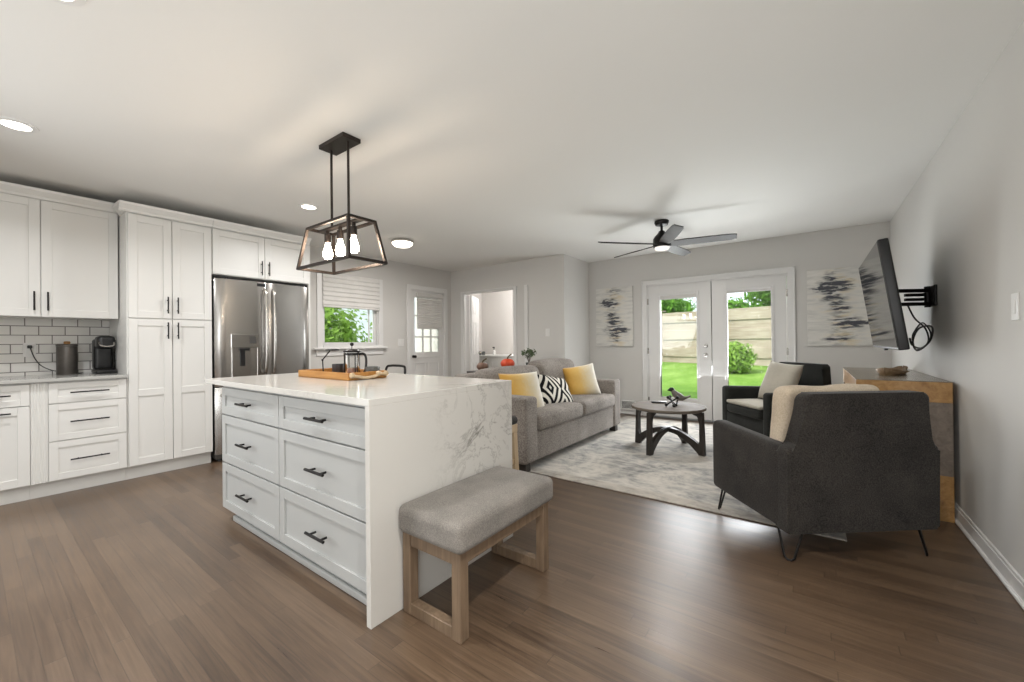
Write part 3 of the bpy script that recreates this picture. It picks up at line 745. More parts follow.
# bench
t = Thing('bench', 'upholstered grey bench with wooden frame against the island end', 'bench', (-1.27, 1.44, 0))
bx0, bx1, by0, by1 = -1.426, -1.085, 1.12, 1.765
t.W('seat_cushion', softbox(NB(), bx0-.008, by0-.025, .345, bx1+.025, by1+.025, .465, .03, (0, 0, .012), 10), 'greyfab', smooth='all')
L_ = .048
for y in (by0, by1-L_):
    for x in (bx0, bx1-L_): t.W('leg', box(NB(), x, y, 0, x+L_, y+L_, .345, .003), 'benchwood')
    t.W('floor_rail', box(NB(), bx0+L_, y+.002, 0, bx1-L_, y+L_-.002, .05, .003), 'benchwood')
    t.W('end_apron', box(NB(), bx0+L_, y+.004, .29, bx1-L_, y+L_-.004, .345, .002), 'benchwood')
for x in (bx0+.006, bx1-L_+.006): t.W('side_apron', box(NB(), x, by0+L_, .29, x+L_-.012, by1-L_, .345, .002), 'benchwood')

# stools behind the island
def stool(loc, label, back):
    t = Thing('counter_stool', label, 'stool', loc, 0, None)
    t.L('seat', softbox(NB(), -.18, -.17, .56, .18, .17, .62, .028, (0, 0, .01), 5), 'charcoal', smooth='all')
    t.L('seat_frame', box(NB(), -.172, -.162, .505, .172, .162, .563, .004), 'stoolwood')
    for sx in (-1, 1):
        for sy in (-1, 1):
            bm = NB(); prism(bm, [(-.02, -.02), (.02, -.02), (.02, .02), (-.02, .02)], T4(0, 0, 0), .52)
            for v in bm.verts:
                k = 1-v.co.z/.52; v.co.x += sx*(.148+.015*k); v.co.y += sy*(.138+.015*k)
            t.L('leg', bm, 'stoolwood')
    for s in (-1, 1):
        t.L('footrail', box(NB(), -.145, s*.146-.01, .20, .145, s*.146+.01, .235, .003), 'stoolwood'); t.L('footrail', box(NB(), s*.156-.01, -.13, .28, s*.156+.01, .13, .315, .003), 'stoolwood')
    if back:
        bm = NB(); tube(bm, [(-.15, .14, .56), (-.15, .165, .80), (-.135, .185, .922), (-.09, .196, .942), (0, .2, .945), (.09, .196, .942), (.135, .185, .922), (.15, .165, .80), (.15, .14, .56)], .011, 10, 6); t.L('back_rail', bm, 'black', smooth=True)
stool((-1.885, 2.215, 0), 'wooden counter stool with dark seat behind the right end of the island', False)
stool((-3.13, 2.215, 0), 'counter stool with black metal back rail behind the island tray', True)

# tray and things on it
t = Thing('serving_tray', 'wooden serving tray with knotted rope end on the island', 'tray', (-2.58, 1.53, IT))
x0, x1, y0, y1 = -.31, .31, -.14, .14
t.L('base', softbox(NB(), x0, y0, 0, x1, y1, .012, .005, n=3), 'traywood', smooth=True)
for (a, b, c_, d) in ((x0, y0, x1, y0+.014), (x0, y1-.014, x1, y1), (x0, y0+.014, x0+.014, y1-.014), (x1-.014, y0+.014, x1, y1-.014)): t.L('rim', box(NB(), a, b, .0, c_, d, .048, .004), 'traywood')
bm = NB()
tube(bm, [(.318, -.125, .03), (.325, -.08, .022), (.322, -.03, .012), (.326, .03, .016), (.322, .08, .03), (.318, .12, .026)], .010, 8, 5)
for p in ((.322, -.12, .032), (.324, .065, .034), (.32, .125, .03)): bmesh.ops.create_icosphere(bm, subdivisions=2, radius=.018, matrix=T4(*p))
t.L('rope_handle', bm, 'stoolwood', smooth=True)
TZ = IT+.012
t = Thing('french_press', 'glass french press with black frame and handle on the tray', 'french press', (-2.475, 1.545, TZ), math.radians(35))
bm = NB(); lathe(bm, [(.046, .008), (.048, .012), (.048, .155), (.050, .16)], seg=24); t.L('beaker', bm, 'press', smooth=True)
bm = NB(); lathe(bm, [(0, .006), (.044, .006), (.044, .055), (0, .056)], seg=20); t.L('coffee', bm, plain('cold_coffee', (150, 118, 104), .2), smooth=True)
bm = NB(); lathe(bm, [(0, 0), (.05, 0), (.052, .006), (0, .006)], seg=24)
for k in range(4):
    a = k*PI/2+PI/4; rod(bm, (.051*math.cos(a), .051*math.sin(a), 0), (.051*math.cos(a), .051*math.sin(a), .15), .0035, 6)
lathe(bm, [(.049, .14), (.053, .14), (.053, .152), (.049, .152), (.049, .14)], seg=24); t.L('frame', bm, 'black', smooth=True)
bm = NB(); lathe(bm, [(0, .158), (.054, .158), (.056, .168), (.045, .176), (0, .18)], seg=24); lp = t.L('lid', bm, 'black', smooth=True)
bm = NB(); rod(bm, (0, 0, .178), (0, 0, .205), .003, 8); bmesh.ops.create_icosphere(bm, subdivisions=2, radius=.013, matrix=T4(0, 0, .212)); t.L('plunger_knob', bm, 'black', lp, True)
bm = NB(); tube(bm, [(.05, 0, .145), (.075, 0, .148), (.092, 0, .13), (.096, 0, .085), (.088, 0, .035), (.07, 0, .012), (.052, 0, .01)], .008, 8, 6); t.L('handle', bm, 'black', smooth=True)
def cup(name, label, loc, r, hh, m, rz, handle=True):
    t = Thing(name, label, 'cup', loc, rz)
    bm = NB(); lathe(bm, [(0, 0), (r*.8, 0), (r*.95, .01), (r, hh), (r*.93, hh), (r*.86, .014), (0, .012)], seg=24); t.L('body', bm, m, smooth=True)
    if handle: bm = NB(); tube(bm, [(r*.95, 0, hh*.82), (r*1.45, 0, hh*.78), (r*1.55, 0, hh*.45), (r*1.3, 0, hh*.25), (r*.92, 0, hh*.22)], .005, 8, 5); t.L('handle', bm, m, smooth=True)
cup('mug', 'dark mug left of the french press on the tray', (-2.665, 1.56, TZ), .043, .075, 'mug', 2.5)
cup('bowl', 'small grey ceramic cup right of the french press on the tray', (-2.335, 1.605, TZ), .046, .062, 'ceramic', 0, False)
t = Thing('coffee_stand', 'thin bent black metal stand with flat round top on the tray', 'coffee stand', (-2.84, 1.545, TZ))
t.L('foot', lathe(NB(), [(0, 0), (.035, 0), (.034, .006), (0, .008)], seg=20), 'black', smooth=True)
bm = NB(); tube(bm, [(0, 0, .006), (-.01, 0, .10), (.035, .03, .165)], .0045, 8); bmesh.ops.create_icosphere(bm, subdivisions=2, radius=.008, matrix=T4(-.01, 0, .10)); t.L('stem', bm, 'black', smooth=True)
bm = NB(); lathe(bm, [(0, .165), (.046, .168), (.048, .175), (.03, .18), (0, .18)], (.05, .04, 0), 20); t.L('plate', bm, 'black', smooth=True)

# ------------------------------------------------------------------ pendant
PX, PY = -2.485, 1.475
t = Thing('pendant_light', 'black lantern pendant with three glowing bulbs above the island', 'pendant light', (PX, PY, CE))
t.W('canopy', box(NB(), PX-.145, PY-.063, CE-.028, PX+.145, PY+.063, CE, .002), 'bronze')
zt, zb = 1.93, 1.665
for x in (PX-.1, PX+.1): t.W('rod', rod(NB(), (x, PY, zt), (x, PY, CE-.028), .008), 'bronze', smooth=True)
A = [Vector((PX+sx*.245, PY+sy*.092, zt)) for sx, sy in ((-1, -1), (1, -1), (1, 1), (-1, 1))]
B = [Vector((PX+sx*.305, PY+sy*.128, zb)) for sx, sy in ((-1, -1), (1, -1), (1, 1), (-1, 1))]
def sq(bm, a, b, s=.0085, ex=.006):
    a, b = Vector(a), Vector(b); d = (b-a).normalized(); a = a-d*ex; b = b+d*ex
    up = Vector((0, 0, 1)) if abs(d.z) < .8 else Vector((1, 0, 0)); n = d.cross(up).normalized(); m_ = n.cross(d)
    ra = [bm.verts.new(a+n*s*i+m_*s*j) for i, j in ((-1, -1), (1, -1), (1, 1), (-1, 1))]; rb = [bm.verts.new(b+n*s*i+m_*s*j) for i, j in ((-1, -1), (1, -1), (1, 1), (-1, 1))]
    bm.faces.new(ra[::-1]); bm.faces.new(rb)
    for k in range(4): bm.faces.new([ra[k], ra[(k+1) % 4], rb[(k+1) % 4], rb[k]])
bm = NB()
for i in range(4): sq(bm, A[i], A[(i+1) % 4]); sq(bm, B[i], B[(i+1) % 4]); sq(bm, A[i], B[i])
t.W('cage', bm, 'bronze')
t.W('crossbar', box(NB(), PX-.245, PY-.022, zt-.008, PX+.245, PY+.022, zt+.006, .002), 'bronze')
for k in (-1, 0, 1):
    x = PX+k*.155
    bm = NB(); lathe(bm, [(0, zt-.008), (.012, zt-.008), (.012, zt-.03), (.021, zt-.034), (.021, zt-.085), (.016, zt-.09), (0, zt-.09)], (x, PY, 0), 16); so = t.W('socket', bm, 'bronze', smooth=True)
    bm = NB(); lathe(bm, [(0, zt-.09), (.013, zt-.09), (.015, zt-.105), (.026, zt-.14), (.031, zt-.165), (.028, zt-.187), (.015, zt-.20), (0, zt-.203)], (x, PY, 0), 16); t.W('bulb', bm, 'bulb', so, 'all', 'glowing teardrop bulb')

# ------------------------------------------------------------------ ceiling lights
cans = ((-3.80, .19, 'round recessed downlight in the ceiling above the left upper cabinets'), (-3.88, 1.98, 'round recessed downlight left of the lantern pendant, near the fridge cabinet'), (-2.23, .195, 'round recessed downlight cut by the top edge of the photo'))
for i, (x, y, lb) in enumerate(cans):
    t = Thing('downlight', lb, 'ceiling light', (x, y, CE), 0, 'recessed kitchen downlights')
    t.L('trim_ring', lathe(NB(), [(.062, -.001), (.062, -.008), (.09, -.005), (.092, 0), (.062, -.0005)], seg=28), 'white', smooth=True)
    t.L('lens', lathe(NB(), [(0, -.004), (.0615, -.004), (.0615, -.001), (0, -.001)], seg=28), 'can')
    lamp('overhead_lamp', 'AREA', (x, y, CE-.02), 13, (.99, .99, 1), (0, 0, 0), .11, spread=math.radians(150))
lamp('overhead_lamp', 'AREA', (-.05, .45, CE-.02), 31, (1, .965, .92), (0, 0, 0), .11, spread=math.radians(150))      # added fill lamp above the camera, without a fixture, out of frame
t = Thing('flush_light', 'lit dome flush ceiling light beyond the lantern pendant', 'ceiling light', (-4.22, 3.36, CE))
t.L('base_ring', lathe(NB(), [(0, 0), (.125, 0), (.14, -.012), (.14, -.03), (.132, -.036), (.0, -.036)], seg=36), 'chrome', smooth=True)
t.L('dome', lathe(NB(), [(.131, -.036), (.126, -.055), (.098, -.078), (.05, -.09), (0, -.094)], seg=36), 'dome', smooth='all')
lamp('flush_lamp', 'AREA', (-4.22, 3.36, CE-.11), 20, (1, .96, .92), (0, 0, 0), .25)

# ceiling fan
FX, FYY = -1.325, 4.61
t = Thing('ceiling_fan', 'dark five blade ceiling fan over the living area', 'ceiling fan', (FX, FYY, CE))
t.L('canopy', lathe(NB(), [(0, 0), (.075, 0), (.077, -.02), (.065, -.045), (.03, -.055), (0, -.055)], seg=28), 'black', smooth=True)
t.L('downrod', rod(NB(), (0, 0, -.13), (0, 0, -.05), .014), 'black', smooth=True)
t.L('motor', lathe(NB(), [(0, -.11), (.03, -.112), (.045, -.14), (.075, -.17), (.092, -.20), (.095, -.255), (.09, -.29), (.0, -.292)], seg=32), 'black', smooth=True)
for k in range(5):
    a = math.radians(9.5+72*k); m4 = Matrix.Rotation(a, 4, 'Z') @ T4(0, 0, -.262) @ Matrix.Rotation(math.radians(-17), 4, 'X')
    bm = NB(); n = 14; up = []; lo = []
    for i in range(n+1):
        u = .07+(.73-.07)*i/n; f = i/n; hw = .055+.024*math.sin(min(1, f*1.5)*PI/2)-(.02*f if f > .3 else 0)
        if f > .93: hw *= .8
        up.append((u, hw)); lo.append((u, -hw*.85))
    prism(bm, lo+up[::-1], m4, .011, .003, 1); t.L('blade', bm, 'fan')
t.L('light_kit', lathe(NB(), [(.075, -.292), (.078, -.30), (.07, -.318), (.04, -.326), (0, -.328)], seg=28), 'fanlite', smooth='all', label='white frosted fan light')

lamp('fan_lamp', 'AREA', (FX, FYY, CE-.34), 13, (1, .98, .95), (0, 0, 0), .2, spread=math.radians(175))

# ------------------------------------------------------------------ living area: rug
o = single('rug', 'large distressed grey and beige rug under sofa and coffee table', 'rug', box(NB(), -1.22, -1.52, 0, 1.22, 1.52, .010, .003), 'rug', loc=(-1.07, 4.49, .001), world=False)
RG = .011
# sofa (world coordinates)
SX0, SX1, SY0, SY1 = -2.90, -1.98, 2.86, 5.02
t = Thing('sofa', 'taupe two seat sofa with square arms on the grey rug', 'sofa', ((SX0+SX1)/2, (SY0+SY1)/2, 0))
aw = .21
t.W('base', softbox(NB(), SX0+.03, SY0+aw-.01, .085, SX1-.015, SY1-aw+.01, .345, .02, n=6), 'sofafab', smooth='all')
t.W('arm', softbox(NB(), SX0+.02, SY0, .085, SX1, SY0+aw, .665, .035, (0, .006, 0), 7), 'sofafab', smooth='all')
t.W('arm', softbox(NB(), SX0+.02, SY1-aw, .085, SX1, SY1, .665, .035, (0, .006, 0), 7), 'sofafab', smooth='all')
t.W('back_frame', softbox(NB(), SX0, SY0+.02, .085, SX0+.22, SY1-.02, .842, .06, n=7), 'sofafab', smooth='all')
ym = (SY0+SY1)/2
for (a, b) in ((SY0+aw+.003, ym-.003), (ym+.003, SY1-aw-.003)):
    t.W('seat_cushion', softbox(NB(), SX0+.21, a, .345, SX1+.02, b, .50, .045, (.012, 0, .022), 9), 'sofafab', smooth='all')
    def lean(p, z0=.48): return Vector((p.x-(p.z-z0)*.17, p.y, p.z))
    t.W('back_cushion', softbox(NB(), SX0+.235, a+.005-(.09 if a < ym else 0), .50 if a > ym else .52, SX0+.46, b-.005, .88 if a < ym else .925, .07, (.05, 0, .02), 9, .006, 5, lean), 'sofafab', smooth='all')
for x in (SX0+.08, SX1-.11):
    for y in (SY0+.04, SY1-.12): t.W('foot', box(NB(), x, y, RG if x > -2.29 else .0, x+.08, y+.08, .087, .004), 'espresso')

# pillows: local frame: x width, z height, y thickness
def pillow(name, label, m, w, hh, th, loc, rot, pinch=.06):
    bm = NB(); n = 18; g = {}
    for s in (-1, 1):
        for i in range(n+1):
            for j in range(n+1):
                u, v = -1+2*i/n, -1+2*j/n
                edge = i in (0, n) or j in (0, n)
                if edge and s > 0: g[(1, i, j)] = g[(-1, i, j)]; continue
                k = (max(0, 1-u**4)**.6)*(max(0, 1-v**4)**.6)
                px = u*(1-pinch*(1-abs(v)**2)*abs(u)**2)*w/2; pz = v*(1-pinch*(1-abs(u)**2)*abs(v)**2)*hh/2
                y = s*th/2*k*(1+.10*mnoise.noise(Vector((u*1.7, v*1.7, loc[1]*3))))
                g[(s, i, j)] = bm.verts.new((px, y, pz))
        for i in range(n):
            for j in range(n):
                f = [g[(s, i, j)], g[(s, i+1, j)], g[(s, i+1, j+1)], g[(s, i, j+1)]]
                bm.faces.new(f if s < 0 else f[::-1])
    o = link(name, bm, m, None, 'all'); o.location = loc; o.rotation_euler = rot
    o['label'] = label; o['category'] = 'pillow'; return o
R_ = math.radians
pillow('throw_pillow', 'yellow to cream pillow by the near sofa arm, partly behind the island', 'ombre', .46, .44, .15, (-2.30, 3.28, .645), (R_(-22), R_(0), R_(68)))
pillow('throw_pillow', 'black and white diamond patterned pillow in the middle of the sofa', 'zig', .54, .38, .15, (-2.25, 3.80, .615), (R_(-32), R_(10), R_(80)))
pillow('throw_pillow', 'yellow to cream pillow by the far sofa arm', 'ombre', .42, .41, .15, (-2.27, 4.49, .665), (R_(-20), R_(-8), R_(48)))

# table behind the sofa with autumn decor
t = Thing('sofa_table', 'narrow dark table standing behind the sofa', 'table', (-3.28, 3.9, 0))
t.W('tabletop', box(NB(), -3.46, 3.72, .77, -3.12, 5.0, .80, .004), 'espresso')
for x in (-3.44, -3.18):
    for y in (3.74, 4.94): t.W('leg', box(NB(), x, y, 0, x+.04, y+.04, .771, .003), 'espresso')
def pumpkin(label, loc, r, m, tilt=0):
    t = Thing('pumpkin', label, 'pumpkin', loc)
    bm = NB(); seg = 40; rows = 14; prev = None
    for i in range(rows+1):
        th = PI*i/rows; ring = []
        for k in range(seg):
            a = 2*PI*k/seg; rib = 1-.10*abs(math.sin(a*4)) ** .7*0-.09*(1-abs(math.cos(a*5)))
            rr = r*math.sin(th)*rib; z = r*.76*(1-math.cos(th)*(.96 if i == rows else 1))
            z -= .12*r*math.exp(-((math.sin(th))/.35)**2) if i > rows/2 else 0
            ring.append(bm.verts.new((rr*math.cos(a), rr*math.sin(a), z)))
        if prev:
            for k in range(seg): bm.faces.new([prev[k], prev[(k+1) % seg], ring[(k+1) % seg], ring[k]])
        prev = ring
    bmesh.ops.remove_doubles(bm, verts=bm.verts, dist=1e-5)
    t.L('body', bm, m, smooth='all')
    bm = NB(); tube(bm, [(0, 0, r*1.35), (.01, 0, r*1.7), (.05, .02, r*2.1)], .009, 8, 5); t.L('stem', bm, 'stem', smooth=True)
pumpkin('bright orange pumpkin showing above the sofa back', (-3.24, 4.28, .80), .094, 'pumpkin')
pumpkin('small brown gourd at the left above the sofa back', (-3.28, 3.82, .80), .074, 'gourd')
def leaf_cloud(bm, c, rad, n, size, seed, flat=.0):
    rnd = random.Random(seed)
    for _ in range(n):
        while True:
            p = Vector((rnd.uniform(-1, 1), rnd.uniform(-1, 1), rnd.uniform(-1, 1)))
            if .25 < p.length < 1: break
        p = p*(.6+.4*rnd.random())
        lump = 1+.25*mnoise.noise(p*2.3+Vector((seed, 0, 0)))
        q = Vector((p.x*rad[0], p.y*rad[1], p.z*rad[2]))*lump+Vector(c)
        nrm = (p+Vector((rnd.uniform(-.8, .8), rnd.uniform(-.8, .8), rnd.uniform(-.3, 1)))).normalized()
        a = nrm.orthogonal().normalized(); a.rotate(Matrix.Rotation(rnd.uniform(0, 2*PI), 3, nrm)); b = nrm.cross(a)
        s = size*rnd.uniform(.6, 1.3)
        bm.faces.new([bm.verts.new(q+a*s), bm.verts.new(q+b*s*.42+nrm*s*.1), bm.verts.new(q-a*s), bm.verts.new(q-b*s*.42+nrm*s*.1)])
    return bm
t = Thing('potted_plant', 'small green potted plant behind the sofa under the wall switch', 'plant', (-3.27, 4.83, .80))
t.L('pot', lathe(NB(), [(0, 0), (.04, 0), (.05, .06), (.046, .06), (.04, .05), (0, .05)], seg=20), 'ceramic', smooth=True)
bm = NB()
for k in range(7): a = k*.9; tube(bm, [(0, 0, .05), (.03*math.cos(a), .03*math.sin(a), .13), (.09*math.cos(a), .09*math.sin(a), .22)], .003, 5, 3)
t.L('stems', bm, 'stem'); t.L('foliage', leaf_cloud(NB(), (0, 0, .20), (.14, .14, .06), 70, .035, 3), 'leaf')

# coffee table
TX, TY = -1.23, 4.424
t = Thing('coffee_table', 'round weathered wood coffee table with dark crossed legs on the rug', 'coffee table', (TX, TY, RG))
t.L('tabletop', lathe(NB(), [(0, .423), (.350, .423), (.370, .433), (.370, .448), (.366, .455), (0, .455)], seg=64), 'tabletop', smooth=True)
for k in range(4):
    a = -1.806+k*PI/2; m4 = Matrix.Rotation(a, 4, 'Z')
    poly = [(.330, 0), (.388, 0), (.372, .4225), (.27, .4225), (.27, .40), (.325, .385), (.345, .32), (.345, .14), (.335, .11), (.31, .095), (.29, .085)]
    bm = NB(); prism(bm, poly, m4 @ Matrix(((1, 0, 0, 0), (0, 0, 1, -.025), (0, 1, 0, 0), (0, 0, 0, 1))), .05, .004, 1); t.L('leg', bm, 'espresso')
for k in range(2):
    m4 = Matrix.Rotation(-1.806+k*PI/2, 4, 'Z'); top = []; bot = []
    for i in range(21):
        u = -.335+.67*i/20; q = (u/.335)**2; top.append((u, .235-.125*q-.006*k)); bot.append((u, .190-.19*q*.98-.006*k))
    bm = NB(); prism(bm, bot+top[::-1], m4 @ Matrix(((1, 0, 0, 0), (0, 0, 1, -.02), (0, 1, 0, 0), (0, 0, 0, 1))), .04, .003, 1); t.L('arched_stretcher', bm, 'espresso')
TT = RG+.4555
t = Thing('remote_control', 'black remote control on the coffee table', 'remote control', (-1.36, 4.55, TT), R_(20))
t.L('body', softbox(NB(), -.08, -.022, 0, .08, .022, .018, .008, n=3), 'plastic', smooth='all')
bm = NB()
for i in range(6):
    for j in (-1, 0, 1): box(bm, -.06+i*.02, j*.012-.003, .017, -.052+i*.02, j*.012+.003, .0195)
t.L('buttons', bm, 'ceramic')
# bird figurine
t = Thing('bird_figurine', 'grey bird figurine with dark head on the coffee table', 'figurine', (-1.19, 4.60, TT), R_(30))
bm = NB()
def blob(bm, pts, rs, seg=12):
    rings = []; P = [Vector(p) for p in pts]
    for i, (p, r) in enumerate(zip(P, rs)):
        tt = (P[min(i+1, len(P)-1)]-P[max(i-1, 0)]).normalized(); n = tt.cross(Vector((0, 1, 0))).normalized(); b = tt.cross(n)
        rings.append([bm.verts.new(p+n*r*math.cos(2*PI*k/seg)+b*r*.8*math.sin(2*PI*k/seg)) for k in range(seg)])
    for a, b in zip(rings, rings[1:]):
        for k in range(seg): bm.faces.new([a[k], a[(k+1) % seg], b[(k+1) % seg], b[k]])
    bm.faces.new(rings[0][::-1]); bm.faces.new(rings[-1])
blob(bm, [(-.085, 0, .145), (-.07, 0, .15), (-.045, 0, .155), (-.03, 0, .135), (-.01, 0, .105), (.03, 0, .075), (.07, 0, .06), (.10, 0, .065), (.15, 0, .085)], [.002, .012, .022, .024, .036, .042, .03, .014, .010])
bo = t.L('body', bm, 'bird', smooth='all')
bm = NB(); blob(bm, [(-.094, 0, .146), (-.08, 0, .148), (-.058, 0, .155), (-.04, 0, .154), (-.028, 0, .145)], [.001, .008, .0225, .0245, .018]); t.L('head', bm, 'plastic', smooth='all', label='dark bird head')
bm = NB()
for s in (-1, 1): tube(bm, [(.02, s*.012, .05), (.01, s*.014, .02), (.0, s*.016, .003)], .004, 6); box(bm, -.02, s*.016-.008, 0, .02, s*.016+.008, .005, .001)
t.L('leg', bm, 'black')
# jack-shaped ornament
t = Thing('jack_ornament', 'black ornament of crossed rods with ball ends on the coffee table front', 'ornament', (-1.17, 4.36, TT))
bm = NB()
ds = [Vector(d).normalized()*.068 for d in ((1, .3, .75), (-.6, .9, .75), (-.5, -.85, .8))]
cen = Vector((0, 0, .058))
for d in ds:
    rod(bm, cen-d, cen+d, .008, 10)
    for s in (-1, 1): bmesh.ops.create_icosphere(bm, subdivisions=2, radius=.017, matrix=T4(*(cen+d*s)))
t.L('rods', bm, 'black', smooth=True)

# armchairs (local frame, front facing -y)
def armchair(name, label, loc, rotz, m, az=.60, bt=.875, W2=.412, D2=.357):
    t = Thing(name, label, 'armchair', loc, rotz)
    z0 = .155; at = .11
    t.L('seat_base', softbox(NB(), -W2+.05, -D2+.01, z0, W2-.05, D2-.06, .36, .02, n=4), m, smooth='all')
    for s in (-1, 1):
        x0, x1 = (-W2, -W2+at) if s < 0 else (W2-at, W2)
        t.L('arm', softbox(NB(), x0, -D2, z0, x1, D2-.03, az, .038, (.004, 0, 0), 6, fn=lambda p: Vector((p.x, p.y, p.z+(.012 if p.z > .4 else 0)*(-p.y)/D2))), m, smooth='all')
    # back: wide up to the arms, stepped in above
    hw = W2-.075; n = 5; out = []
    def arc(cx, cz, r, a0, a1): return [(cx+r*math.cos(R_(a0+(a1-a0)*i/n)), cz+r*math.sin(R_(a0+(a1-a0)*i/n))) for i in range(n+1)]
    right = arc(W2-.012, z0+.012, .012, -90, 0) + arc(W2-.035, az-.035, .035, 0, 62) + [(hw+.012, az+.012), (hw+.003, az+.05)] + arc(hw-.045, bt-.045, .045, 5, 90)
    poly = right + [(-x, z) for x, z in reversed(right)]
    bm = NB(); prism(bm, poly, Matrix(((1, 0, 0, 0), (0, 0, 1, D2-.085), (0, 1, 0, 0), (0, 0, 0, 1))), .085, .018, 4)
    for v in bm.verts: v.co.y += (v.co.z-.5)*.10 if v.co.z > .5 else 0
    bk = t.L('backrest', bm, m, smooth=True)
    t.L('seat_cushion', softbox(NB(), -W2+at+.003, -D2-.012, .355, W2-at-.003, D2-.14, .455, .035, (0, .008, .015), 7), m, smooth='all')
    for sx in (-1, 1):
        for sy in (-1, 1):
            cx, cy = sx*(W2-.055), sy*(D2-.055); bm = NB(); px, py = cx+sx*.022, cy+sy*.022
            tube(bm, [(cx-sx*.045, cy+sy*.035, z0+.012), (px-sx*.018, py+sy*.012, .02), (px-sx*.008, py+sy*.004, .007), (px+sx*.004, py-sy*.008, .007), (px+sx*.012, py-sy*.018, .02), (cx+sx*.035, cy-sy*.045, z0+.012)], .006, 8)
            t.L('leg', bm, 'black', smooth=True)
    return t
C1, R1 = (-.018, 3.03, 0), R_(219.5)
armchair('armchair', 'charcoal armchair seen from behind, nearest the camera, with hairpin legs', C1, R1, 'charcoal')
C2, R2 = (-.335, 5.09, RG-.011), R_(-49.4)
armchair('armchair', 'dark armchair facing the room in front of the glass doors', C2, R2, 'charcoal2', .625, .90, .395, .335)
def local(c, r, p):
    v = Matrix.Rotation(r, 3, 'Z') @ Vector(p); return (c[0]+v.x, c[1]+v.y, c[2]+v.z)
# throw over the near armchair's back
bm = NB()
def fold(p):
    k = mnoise.noise(Vector((p.x*9, p.z*2.2, 3)))*.016
    return Vector((p.x+k*.6, p.y+k+(p.z-.46)*.16, p.z+mnoise.noise(Vector((p.x*6, 1, 2)))*.012))
softbox(bm, -.23, .07, .462, .335, .185, .895, .045, (0, .0, 0), 12, .008, 8, fold)
single('throw_blanket', 'beige folded throw draped against the back of the nearest armchair', 'blanket', bm, 'beige', 'all', C1, R1, world=False)
pl = pillow('throw_pillow', 'pale linen pillow leaning on the back of the far dark armchair', 'cream', .46, .44, .14, local(C2, R2, (.02, .06, .70)), (R_(-20), R_(3), R2))
bm = NB(); softbox(bm, -.272, -.35, .445, .272, .03, .48, .016, (0, 0, .02), 8, fn=lambda p: Vector((p.x, p.y, p.z+.012)))
single('seat_pad', 'pale cream pad lying on the seat of the far dark armchair', 'cushion', bm, 'cream', 'all', C2, R2, world=False)

# ------------------------------------------------------------------ console on the right wall
t = Thing('console_table', 'patchwork wood console standing against the right wall', 'console table', (.48, 4.37, 0))
cx0, cx1, cy0, cy1, ct = .243, .703, 3.65, 5.09, .875
t.W('tabletop', box(NB(), cx0, cy0, .742, cx1, cy1, ct-.005, .003), 'patch'); t.W('top_sheen_sheet', box(NB(), cx0, cy0, ct-.005, cx1, cy1, ct, .001), 'top_sheen', label='wood top with grey reflection in its colour')  # thin sheet carrying the painted grey reflection over the wood
for (a, b) in ((cy0, cy0+.11), (cy1-.11, cy1)):
    bm = NB(); prism(bm, [(cx0, .742), (cx0, .0), (cx0+.03, 0)] + [(cx0+.03+.0*i, 0) for i in range(0)] + [(cx0+.07*1, .0), (cx1, 0), (cx1, .742)], Matrix(((1, 0, 0, 0), (0, 0, 1, a), (0, 1, 0, 0), (0, 0, 0, 1))), b-a, .002, 1)
    t.W('side_panel', bm, 'patch')
t.W('back_panel', box(NB(), cx1-.02, cy0+.11, .05, cx1, cy1-.11, .742), 'patch')
t = Thing('wood_dish', 'long carved driftwood dish on the console top', 'dish', (.50, 4.22, ct), R_(70))
bm = NB(); n = 24; rings = []
for i in range(n+1):
    u = -1+2*i/n; wv = .075*math.sqrt(max(.0, 1-u*u))*(1+.3*math.sin(u*7))+.003; x = u*.17; ring = []
    lift = .03*u*u
    for (k, zz) in ((-1, .028), (-.72, .032), (0, .014), (.72, .032), (1, .028), (.6, 0), (-.6, 0)): ring.append(bm.verts.new((x, k*wv+.015*math.sin(u*5), zz+lift*(zz > .01) + .006*mnoise.noise(Vector((u*4, k, 0)))*(zz > .01))))
    rings.append(ring)
for a, b in zip(rings, rings[1:]):
    for k in range(7): bm.faces.new([a[k], a[(k+1) % 7], b[(k+1) % 7], b[k]])
bm.faces.new(rings[0][::-1]); bm.faces.new(rings[-1])
t.L('dish_body', bm, 'tray2', smooth='all')

# ------------------------------------------------------------------ television on a swing arm
t = Thing('television', 'black flat television tilted down on the right wall arm', 'television', (.40, 4.11, 1.43))
t.o.rotation_euler = (0, R_(-7.5), 0)
TW, TH = .635, .358
t.L('housing', softbox(NB(), -.01, -TW, -TH, .045, TW, TH, .010, n=3), 'plastic', smooth=True)
t.L('rear_bulge', softbox(NB(), .04, -TW*.55, -TH*.8, .085, TW*.55, TH*.35, .02, n=3), 'plastic', smooth='all')
t.L('screen', box(NB(), -.0125, -TW+.010, -TH+.018, -.0095, TW-.010, TH-.010), 'screen')
t.L('sensor', box(NB(), -.012, -.03, -TH-.012, .01, .03, -TH+.001, .003), 'plastic')
t = Thing('tv_wall_mount', 'black articulated mount holding the television on the right wall', 'wall mount', (XR, 4.26, 1.46))
t.L('wall_plate', box(NB(), -.018, -.11, -.075, 0, .11, .075, .004), 'black')
bm = NB()
for dz in (-.055, .045): sq(bm, (-.02, .02, dz), (-.235, -.11, dz), .013, 0)
t.L('arm', bm, 'black')
bm = NB()
for dz in (-.015, .02): sq(bm, (-.02, .09, dz), (-.15, .03, dz), .011, 0)
t.L('arm', bm, 'black')
bm = NB(); rod(bm, (-.03, .02, -.08), (-.03, .02, .075), .018); rod(bm, (-.235, -.11, -.075), (-.235, -.11, .07), .016); box(bm, -.255, -.17, -.09, -.235, -.05, .085, .003); t.L('pivot', bm, 'black', smooth=True)
